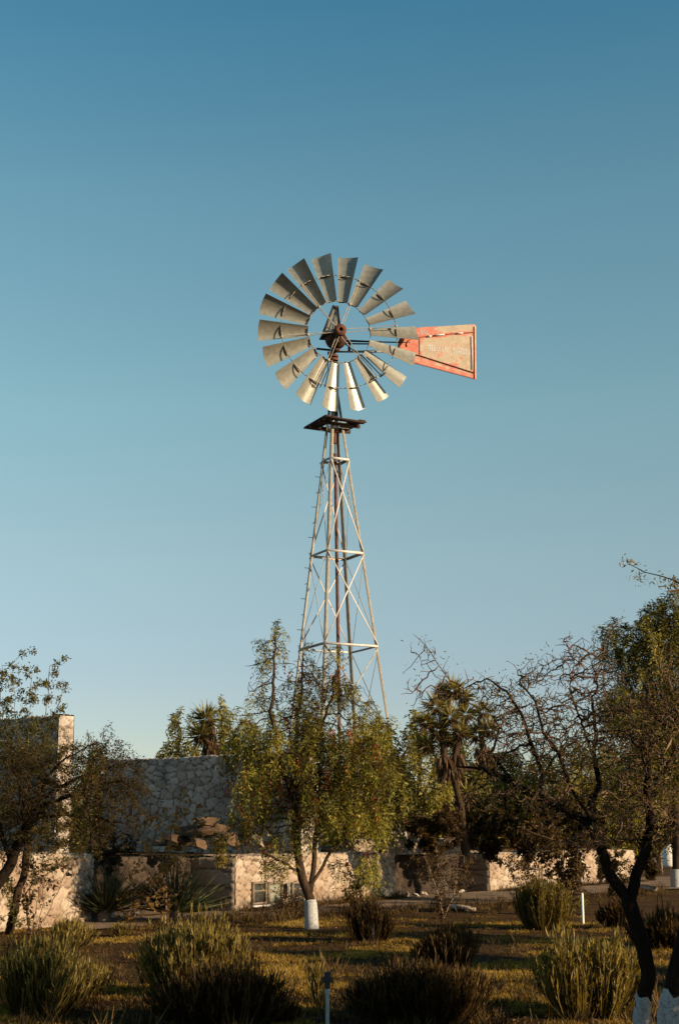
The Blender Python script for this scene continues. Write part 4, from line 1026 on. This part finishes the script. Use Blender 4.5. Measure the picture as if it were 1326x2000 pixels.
# left mesquite and the leafy upright tree
Yl = 19.5
q = lambda x, y, d=0: P(x, y, Yl + d)
lb = q(-48, 1850); lb.z = -.05
limbs = [(None, [lb, q(-20, 1745), q(15, 1700), q(35, 1650), q(50, 1620), q(70, 1580)]), (1, [q(20, 1690), q(0, 1600), q(-30, 1540)]), (1, [q(70, 1580), q(120, 1560, -.2), q(180, 1540, -.3), q(240, 1525, -.3)]), (1, [q(60, 1600), q(130, 1590), q(200, 1600), q(250, 1610)]), (1, [q(70, 1580), q(90, 1520), q(130, 1480), q(190, 1450)]), (1, [q(50, 1620), q(40, 1540), q(20, 1460)]), (1, [q(80, 1560), q(150, 1520, .4), q(210, 1500, .4), q(250, 1490, .3)])]
lob = [(100, 1570, 110, 60, .9), (190, 1550, 90, 60, .8), (40, 1530, 80, 80, .9), (230, 1500, 50, 45, .5), (240, 1590, 50, 40, .5), (190, 1475, 75, 30, .6), (265, 1540, 30, 60, .5), (60, 1640, 60, 30, .6), (-20, 1600, 60, 100, .9), (140, 1640, 80, 25, .5)]
mesquite('mesquite_tree', limbs, lob, Yl, 75, 900, 'dark tangled mesquite at the left edge spreading its twigs over the walls', step=.10, tip=.0044, basemin=.075, spur=.7, leafn=62000, leafmat='dark', spl=.20, ll=.036, lw=.013, jit=.42, infl=7, gap=-.1, twigmat='bark_mid')
Yo = 21.0
q = lambda x, y, d=0: P(x, y, Yo + d)
ob = G(18, 1818)
limbs = [(None, [ob - Vector((0, 0, .05)), q(30, 1770), q(50, 1700), q(58, 1620), q(50, 1530), q(55, 1470)]), (1, [q(34, 1760), q(80, 1715), q(120, 1690), q(150, 1672)]), (1, [q(50, 1540), q(80, 1440), q(95, 1360), q(98, 1300)]), (1, [q(50, 1520), q(30, 1400), q(25, 1320), q(25, 1295)]), (1, [q(60, 1480), q(100, 1420), q(118, 1370), q(124, 1330)]),
         (1, [q(55, 1500), q(58, 1400), q(64, 1310)]), (1, [q(45, 1500), q(0, 1400), q(5, 1300)]), (1, [q(60, 1600), q(110, 1500), q(125, 1440)]), (1, [q(26, 1790), q(10, 1740), q(-5, 1690)])]
lob = [(20, 1440, 50, 45, .5), (70, 1450, 55, 40, .5), (80, 1500, 50, 40, .4), (30, 1560, 60, 40, .4), (12, 1330, 14, 40, .15), (30, 1310, 10, 25, .1), (95, 1330, 9, 35, .1), (118, 1360, 8, 30, .1), (66, 1340, 8, 30, .1), (82, 1375, 12, 25, .1), (48, 1380, 14, 30, .2), (110, 1440, 25, 25, .25), (40, 1500, 55, 40, .5), (-10, 1460, 40, 70, .5), (70, 1690, 30, 30, .3), (125, 1480, 15, 30, .2), (90, 1640, 40, 30, .3)]
mesquite('leafy_tree', limbs, lob, Yo, 77, 90, 'slender multi-stemmed tree with light green leafy shoots above the left wall', step=.12, tip=.0045, basemin=.06, spur=1.0, leafn=17000, leafmat='olive', bark='bark_mid', spl=.22, ll=.046, lw=.022, jit=.2, twigmat='stem_green')

# saplings and shrubs
def shrub(name, px, py, Y, lob, seed, dens, label, leafn, leafmat, bz=0, step=.08, tip=.004, ll=.05, lw=.025, cat='shrub', group=None, bark='bark_mid', stems=3, spread=20, **k):
    b = P(px, py, Y); b.z = bz - .03; rr = random.Random(seed); k0 = F / Y
    c0 = P(lob[0][0], lob[0][1], Y)
    limbs = [(None, [b, b.lerp(c0, .3)])]
    for i in range(stems):
        l = lob[i % len(lob)]; c = P(l[0] + rr.uniform(-1, 1) * spread, l[1], Y + rr.uniform(-.3, .3)); limbs.append((1, [b + Vector((0, 0, .03)), b.lerp(c, .5) + Vector((rr.uniform(-.1, .1), 0, 0)), c]))
    a = dict(basemin=.03, spur=1.0, spl=.12, jit=.3); a.update(k)
    return mesquite(name, limbs, lob, Y, seed, dens, label, step=step, tip=tip, leafn=leafn, leafmat=leafmat, ll=ll, lw=lw, cat=cat, group=group, bark=bark, **a)
# thin sapling with yellowish leaves
Ys = 25.4
q = lambda x, y, d=0: P(x, y, Ys + d)
sb = q(322, 1790); sb.z = 0
limbs = [(None, [sb, q(328, 1700), q(333, 1640), q(340, 1600), q(362, 1548)]), (1, [q(340, 1600), q(368, 1590)]), (1, [q(330, 1680), q(370, 1660), q(384, 1640), q(386, 1570)]), (1, [q(338, 1605), q(318, 1580), q(300, 1570)]), (1, [q(330, 1690), q(290, 1650), q(268, 1690)]), (1, [q(328, 1700), q(372, 1680), q(390, 1665)])]
lob = [(365, 1545, 8, 10, .1), (300, 1565, 25, 12, .15), (310, 1610, 15, 25, .2), (386, 1580, 10, 20, .1), (320, 1710, 60, 35, .3), (300, 1740, 60, 35, .3), (360, 1740, 40, 25, .3)]
mesquite('sapling', limbs, lob, Ys, 81, 40, 'thin pale-stemmed sapling with a few yellowing leaves before the grey wall', step=.09, tip=.006, basemin=.022, spur=.8, leafn=900, leafmat='dry', bark='bark_pale', spl=.10, ll=.08, lw=.045, cat='sapling', twigmat='bark_pale')
shrub('broken_shrub', 245, 1794, 25.8, [(250, 1750, 30, 18, .3), (270, 1735, 25, 20, .2)], 82, 60, 'small orange-brown stemmed shrub between the two spiky plants', 500, 'dry', bark='bark_pale', ll=.06, lw=.035)
shrub('bare_shrub', 866, 1778, 27.6, [(870, 1700, 50, 45, .5), (840, 1690, 40, 35, .4), (905, 1700, 40, 40, .4), (870, 1650, 30, 20, .3)], 83, 45, 'twiggy half-bare brown shrub in front of the dark wall stretch', 2600, 'brown', stems=6, tip=.005, bark='bark_pale', twigmat='bark_twig')
shrub('leafy_shrub', 1120, 1752, 28.5, [(1110, 1680, 55, 40, .6), (1070, 1660, 40, 35, .5), (1140, 1650, 40, 30, .5), (1060, 1620, 60, 30, .6)], 84, 30, 'broad dark-leaved shrub with pale stems behind the round bush', 4200, 'brown', stems=7, ll=.09, lw=.05, bark='bark_pale')
shrub('leafy_shrub', 60, 1812, 20.5, [(80, 1700, 50, 30, .4), (60, 1740, 35, 30, .4), (130, 1680, 40, 20, .3)], 85, 30, 'thin leafy shrub in front of the sunlit left wall', 800, 'brown', stems=5, ll=.07, lw=.04)
shrub('leafy_shrub', 215, 1700, 27.0, [(200, 1660, 40, 22, .4), (240, 1650, 40, 20, .4), (220, 1625, 50, 20, .4)], 86, 35, 'dark shrub hanging over the left wall end', 2400, 'dark', bz=.9, ll=.07, lw=.04)
shrub('leafy_shrub', 432, 1668, 27.0, [(430, 1645, 12, 22, .2)], 87, 120, 'small green tuft hanging at the recessed wall corner', 420, 'olive', bz=1.0, ll=.09, lw=.03)
shrub('leafy_shrub', 1030, 1748, 31.5, [(1010, 1690, 26, 30, .4), (1040, 1700, 25, 25, .4)], 121, 40, 'thin brush casting shade on the sunlit wall left of the round bush', 1500, 'brown', stems=5, ll=.07, lw=.035, bark='bark_pale')
shrub('leafy_shrub', 560, 1776, 27.2, [(555, 1745, 22, 14, .3), (575, 1750, 18, 12, .3)], 122, 60, 'low dry shrub under the small windows left of the whitewashed trunk', 700, 'brown', stems=5, ll=.05, lw=.025)
shrub('leafy_shrub', 690, 1768, 29.5, [(690, 1715, 30, 28, .4), (720, 1720, 22, 22, .4)], 123, 40, 'brown shrub against the house wall right of the whitewashed trunk', 1500, 'brown', stems=5, ll=.07, lw=.035)
shrub('leafy_shrub', 1200, 1738, 36.0, [(1195, 1700, 26, 18, .4), (1215, 1690, 22, 20, .4)], 124, 30, 'small shrub against the sunlit wall in the fork of the black trunk', 1300, 'dark', stems=5, ll=.08, lw=.04)
# dark scrub on the terrace and beyond
sc = [(850, 1600, 33.0, 60, 35, 'dark scrub bush below the slanting grey trunk on the terrace'), (780, 1590, 39, 50, 35, 'scrub bush behind the white stones'), (960, 1600, 34.5, 55, 40, 'dark scrub bush right of the branching yucca trunk'),
      (1030, 1610, 36.0, 60, 36, 'dark scrub bush above the right stone wall'), (1110, 1590, 40.0, 60, 45, 'scrub bush behind the black limb of the bare mesquite'), (1190, 1600, 44.0, 60, 45, 'scrub bush seen in the fork of the black trunk'), (1270, 1590, 47.0, 60, 45, 'scrub bush beside the far white container'), (690, 1600, 38.0, 45, 35, 'scrub bush behind the right side of the pepper tree'), (900, 1560, 41.0, 60, 40, 'brownish scrub bush behind the branching yucca trunk'), (1340, 1600, 50, 60, 45, 'scrub bush at the right edge behind the tall pepper tree')]
for i, (x, y, Y, rx, ry, lb_) in enumerate(sc):
    onter = Y < 42 and x < 1150
    b = P(x, y, Y)
    shrub('scrub_bush', x, 1640, Y, [(x, y, rx, ry, 1.0), (x - rx * .5, y + 15, rx * .6, ry * .7, .8), (x + rx * .5, y + 12, rx * .6, ry * .7, .8)], 90 + i, 16, lb_, 9000, 'dark' if i % 3 else 'brown', bz=TZ if onter else 0, step=.17, tip=.008, ll=.10, lw=.045, gap=-.5, group='dark scrub bushes behind the walls', stems=5, spl=.22)
# the slanting grey trunk on the upper wall
sb = P(797, 1630, 35.6); sb.z = 1.2
limbs = [(None, [sb, P(785, 1590, 35.6), P(772, 1540, 35.6), P(760, 1490, 35.6)]), (1, [P(785, 1590, 35.6), P(780, 1530, 35.8), P(790, 1470, 35.6)])]
pepper('pepper_tree', sb, limbs, [(765, 1480, 45, 40, .8), (790, 1520, 45, 35, .8), (740, 1530, 40, 35, .8), (800, 1450, 40, 40, .8)], 35.6, 57, 120, 'small pepper tree with slanting grey trunk beside the white stones', step=.2, leaf=M['pepper_far'], ll=.12, lw=.03, per=2, nleaf=9, slen=.5, tip=.008, basemin=.085, bark='bark_mid')
# far-off tree line reading as one mass
mb = MB(); rg = np.random.default_rng(5)
for i in range(170):
    x = rg.uniform(-46, 60); y = rg.uniform(82, 118); h = rg.uniform(1.4, 3.4); n = 240
    p = ellipsoid_pts(rg, (x, y, h * .5), (rg.uniform(1.5, 3.0), 1.6, h * .55), n); leaves(mb, p, rg.normal(size=(n, 3)), .55, .32, rg)
mb.build('distant_scrub', M['pepper_far'], kind='stuff', label='distant band of scrub beyond the garden', cat='scrub')

# --- lavender clumps and other foreground bushes
def lavender(px, py_base, Y, w_m, h_m, seed, label, n=700, mat='lav', group='lavender clumps in the foreground', lean=.0, spike=1.0, name='lavender_bush', leafy=5):
    w_m *= 1.12; h_m *= 1.04; n = int(n * 2.3); b = P(px, py_base, Y); b.z = gz(b.x, Y) - .02; rg = np.random.default_rng(seed)
    root = empty(name, b, label=label, cat='bush', group=group)
    mb = MB(); R0 = w_m / 2
    nc = max(3, int(9 * w_m)); ca = rg.uniform(0, 2 * math.pi, nc); cr = np.sqrt(rg.random(nc)) * .78; cr[0] = .1
    cx, cy = np.cos(ca) * cr * R0, np.sin(ca) * cr * R0; chh = (1 - .30 * cr ** 2) * rg.uniform(.72, 1.08, nc); cs = rg.uniform(.20, .38, nc) * R0 * 1.15
    k = rg.integers(0, nc, n); a = rg.uniform(0, 2 * math.pi, n); q1 = np.sqrt(rg.random(n))
    x1 = cx[k] + np.cos(a) * q1 * cs[k] * 1.25; y1 = cy[k] + np.sin(a) * q1 * cs[k] * 1.25
    x0 = cx[k] * .72 + np.cos(a) * q1 * cs[k] * .6; y0 = cy[k] * .72 + np.sin(a) * q1 * cs[k] * .6
    H = h_m * chh[k] * (1 - .22 * q1 ** 2) * rg.uniform(.45, 1.0, n) ** .7 * np.where(rg.random(n) < .07, 1.35, 1.05); lump = (chh[k] - .8) * 1.2
    p0 = np.stack([x0, y0, np.zeros(n)], 1); p2 = np.stack([x1 + lean * H, y1, H], 1) + rg.normal(size=(n, 3)) * (.05, .05, 0)
    p1 = p0 * .25 + p2 * .75; p1[:, 2] = H * .55
    bb = np.array(b)
    tn = np.clip(rg.random(n) * .7 + lump * .4 + .15, 0, 1)
    # stems as crossed narrow strips
    for k in range(2):
        s = rg.normal(size=(n, 3)); s[:, 2] = 0; s /= np.linalg.norm(s, axis=1)[:, None]
        wv = .0045
        V = np.stack([p0 - s*wv, p0 + s*wv, p1 + s*wv, p1 - s*wv, p2 - s*wv*.6, p2 + s*wv*.6], 1) + bb
        base = np.arange(n) * 6
        f = np.concatenate([np.stack([base, base+1, base+2, base+3], 1), np.stack([base+3, base+2, base+5, base+4], 1)])
        mb.add(V.reshape(-1, 3), f, np.repeat(tn, 6))
    # flower / bud spikes at the tips
    d = p2 - p1; d /= np.linalg.norm(d, axis=1)[:, None]
    for k in range(2):
        leaves(mb, p2 + bb - d * .06, d + rg.normal(size=(n, 3)) * .16, .10 * spike, .012, rg, tn * .5 + .5)
    # narrow leaves up the stems
    t = rg.random((n, leafy)) ** .7; P_ = (p0[:, None] * (1-t[..., None])**2 + 2 * p1[:, None] * (t*(1-t))[..., None] + p2[:, None] * (t**2)[..., None])
    dd = rg.normal(size=(n, leafy, 3)) * .42 + d[:, None]
    leaves(mb, P_.reshape(-1, 3) + bb, dd.reshape(-1, 3), .055, .009, rg, np.repeat(tn, leafy))
    mb.build('foliage', M[mat], root)
    return root
def gY(py): return G(663, py).y
lavender(362, 1945, gY(1945), 1.02, .72, 101, 'large green lavender clump left of the pepper trunk with sunlit tips', n=1300, leafy=7)
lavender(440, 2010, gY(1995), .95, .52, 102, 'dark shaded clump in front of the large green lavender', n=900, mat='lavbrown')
lavender(60, 1985, gY(1985), .86, .66, 103, 'green lavender clump at the lower left edge', n=1000, leafy=6)
lavender(135, 1850, gY(1850), .62, .38, 104, 'small thin clump at the foot of the left wall', n=450, spike=1.2)
lavender(150, 1950, gY(1950), .42, .40, 105, 'short clump on the right side of the lower left lavender', n=350)
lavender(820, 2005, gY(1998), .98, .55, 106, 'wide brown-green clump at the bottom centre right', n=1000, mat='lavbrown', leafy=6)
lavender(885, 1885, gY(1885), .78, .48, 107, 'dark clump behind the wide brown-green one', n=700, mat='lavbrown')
lavender(1148, 1985, gY(1985), .92, .66, 108, 'lavender clump left of the whitewashed black trunk', n=1100, leafy=6)
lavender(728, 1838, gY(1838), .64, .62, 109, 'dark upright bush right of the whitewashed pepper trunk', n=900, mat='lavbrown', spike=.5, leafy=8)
lavender(1062, 1812, gY(1812), .86, .80, 110, 'rounded bush with green sunlit top left of the white stake', n=1500, spike=.5, leafy=9)
lavender(1212, 1812, gY(1812), .55, .55, 111, 'dark bush hidden behind the black mesquite trunk', n=600, mat='lavbrown', leafy=6)
lavender(1290, 1850, gY(1850), .72, .50, 112, 'brown twiggy bush between the black trunk and the right edge', n=700, mat='lavbrown')
lavender(617, 1958, gY(1958), .22, .46, 113, 'thin wisp of tall stalks left of the grey riser pipe', n=40, spike=1.1, leafy=3)
lavender(1120, 1775, gY(1775), .45, .30, 114, 'small green clump just behind the white stake', n=250)
lavender(560, 2012, gY(1998), .26, .20, 115, 'small dry tuft near the bottom left of the grey pipe', n=110, mat='lavbrown')
lavender(230, 1826, gY(1826), .30, .22, 116, 'small grass-like tuft at the path edge left of the large lavender', n=90)

# --- grass and litter
rg = np.random.default_rng(33)
n = 21000; py = rg.uniform(1790, 2030, n * 4); px = rg.uniform(-120, 1446, n * 4)
keep = []
for x, y in zip(px, py):
    g = G(x, y); v = noise.noise(Vector((g.x * .8, g.y * .8, 5))) + .5 * noise.noise(Vector((g.x * 2.6, g.y * 2.6, 5)))
    if v > .08 + rg.random() * .16 : keep.append((g.x, g.y, gz(g.x, g.y), v))
    if len(keep) >= n: break
keep = np.array(keep); mb = MB()
for k in range(4):
    p = keep[:, :3] + rg.normal(size=(len(keep), 3)) * (.035, .035, 0)
    d = rg.normal(size=(len(keep), 3)) * .6; d[:, 2] = .8
    leaves(mb, p, d, .055, .010, rg, .35 + keep[:, 3] * .5)
mb.build('grass', M['grass'], kind='stuff', label='patchy yellow-green grass on the foreground soil', cat='grass')
mb = MB(); n = 12000; x = rg.uniform(-60, 1386, n); y = rg.uniform(1790, 2020, n); g = np.array([tuple(G(a, b_)) for a, b_ in zip(x, y)]); g[:, 2] = [gz(a, b_) + .008 for a, b_ in g[:, :2]]
d = rg.normal(size=(n, 3)); d[:, 2] *= .25; leaves(mb, g, d, .05, .022, rg); mb.build('leaf_litter', M['brown'], kind='stuff', label='fallen dry leaves and twigs on the soil', cat='leaf litter')

rg = np.random.default_rng(44); mb = MB()
for i in range(3200):      # weeds and dry tufts over the soil, thicker along the path and the wall foot
    if i % 3 == 0: t = rg.random(); g = G(300 + 1000 * t, np.interp(300 + 1000 * t, [300, 640, 1000, 1300], [1807, 1786, 1766, 1738]) + rg.normal() * 5)
    elif i % 3 == 1: t = rg.random(); g = (H1.lerp(H2, t) if rg.random() < .5 else P1.lerp(P2, t)) - hback * rg.uniform(.05, .5)
    else: g = G(rg.uniform(-60, 1386), rg.uniform(1800, 2040))
    k = int(rg.uniform(8, 26)); h = rg.uniform(.04, .13) * (1 + (rg.random() < .12) * 1.6)
    d = rg.normal(size=(k, 3)) * .45; d[:, 2] = 1; p = np.array([g.x, g.y, gz(g.x, g.y)]) + rg.normal(size=(k, 3)) * (.05, .05, 0)
    leaves(mb, p, d, h, .010, rg, float(rg.random()))
mb.build('weeds', M['lavbrown'] if False else M['brown'], kind='stuff', label='low brown weeds and dry tufts scattered over the soil', cat='weeds')

# --- small garden things
r = G(640, 2030); Yp = 12.2
rt = empty('riser_pipe', (P(640, 2000, Yp).x, Yp, 0), label='grey riser pipe with a black sprinkler head at the bottom centre', cat='pipe')
a = P(639.5, 1916, Yp); base = Vector((a.x, Yp, -.05))
mb = MB(); mb.tube([base, a - UP * .09], .0165, 12); mb.build('pipe', M['pvc'], rt, smooth=True)
mb = MB(); mb.tube([a - UP * .10, a - UP * .06], .021, 12); mb.build('coupling', M['pvc'], rt, smooth=True)
mb = MB(); mb.tube([a - UP * .06, a - UP * .012], .022, 10); mb.tube([a - UP * .012, a + UP * .03], .045, 12); mb.tube([a + UP * .03, a + UP * .07], .028, 10); mb.bar(a + UP * .05, a + UP * .09 + Vector((.04, 0, 0)), .015, .01, (0, 1, 0)); mb.build('sprinkler_head', M['black'], rt)
s0 = G(1138, 1803); s1 = P(1136, 1744, s0.y)
mb = MB(); mb.tube([s0 - UP * .05, s1 - UP * .02, s1], [.023, .023, .015], 10); mb.build('stake', M['stake'], smooth=False, label='upright white stake in the grass right of the rounded bush', cat='stake')
c = G(1305, 1663 + 4, .0); c = P(1305, 1664, 62); c.z = 0
jt = empty('water_jug', c, label='white plastic container far off near the right edge', cat='container')
mb = MB(); k = [(.0, .01), (.36, .01), (.38, .10), (.36, .62), (.22, .80), (.12, .86)]; n = 16
vs = [c + Vector((r_ * math.cos(t / n * 6.2832), r_ * math.sin(t / n * 6.2832), z_ + .05)) for r_, z_ in k for t in range(n)]
mb.add(vs, [(i*n+j, i*n+(j+1) % n, (i+1)*n+(j+1) % n, (i+1)*n+j) for i in range(len(k)-1) for j in range(n)]); mb.build('body', M['white'], jt, smooth=True)
mb = MB(); mb.tube([c + UP * .90, c + UP * 1.02], .13, 12); mb.build('cap', M['white'], jt)
pb = P(1291, 1692, 55); pb.z = 0
mb = MB(); mb.tube([pb - UP * .1, P(1286, 1636, 55)], .05, 8); t_ = P(1286, 1636, 55); mb.box(t_, (.28, .05, .14)); mb.build('garden_post', M['bark_pale'], label='thin leaning post with a small head left of the white container', cat='post')

# --- trees standing just outside the frame on the right, towards the sun, whose shade falls across the garden
for i, (x, y, zc, rx, rz, n_) in enumerate([(7.0, 13.4, 1.1, .9, .5, 6000), (9.6, 30.4, 3.0, 1.0, 1.1, 7000), (7.6, 19.6, 1.9, 1.1, .9, 6000), (6.4, 16.0, 1.6, 1.0, .8, 7500), (4.7, 9.5, 1.6, 1.1, .7, 9000), (4.4, 7.8, 1.3, 1.0, .6, 8000)]):
    rg = np.random.default_rng(400 + i); c = Vector((x, y, zc)); b = Vector((x + .1, y, -.05))
    att = ellipsoid_pts(rg, tuple(c), (rx, rx, rz), 260)
    pos, par = grow([(None, [b, b.lerp(c, .5) + Vector((.12, 0, 0)), c], .1, .03)], att, .16, 1.6, .22, rg, jitter=.3)
    r, kids = radii(par, .006)
    for k_, v in MINR.items(): r[k_] = v
    rt = empty('mesquite_tree', b, label=['shade mesquite beyond the right edge level with the pepper tree', 'shade mesquite beyond the right edge level with the far walls', 'shade mesquite beyond the right edge level with the white stake', 'shade mesquite beyond the right edge level with the round bush', 'low shade mesquite beyond the right edge near the forked trunk', 'nearest shade mesquite beyond the right edge'][i], cat='tree', group='mesquites beyond the right edge')
    mb = MB(); skin(mb, pos, par, r); mb.build('trunk', M['bark_dark'], rt, smooth=True)
    src = pos[r < .016]; pk = src[rg.integers(0, len(src), n_)]; mb = MB(); leaves(mb, pk + rg.normal(size=(n_, 3)) * .07, rg.normal(size=(n_, 3)), .12, .05, rg); mb.build('crown', M['mesq'], rt)
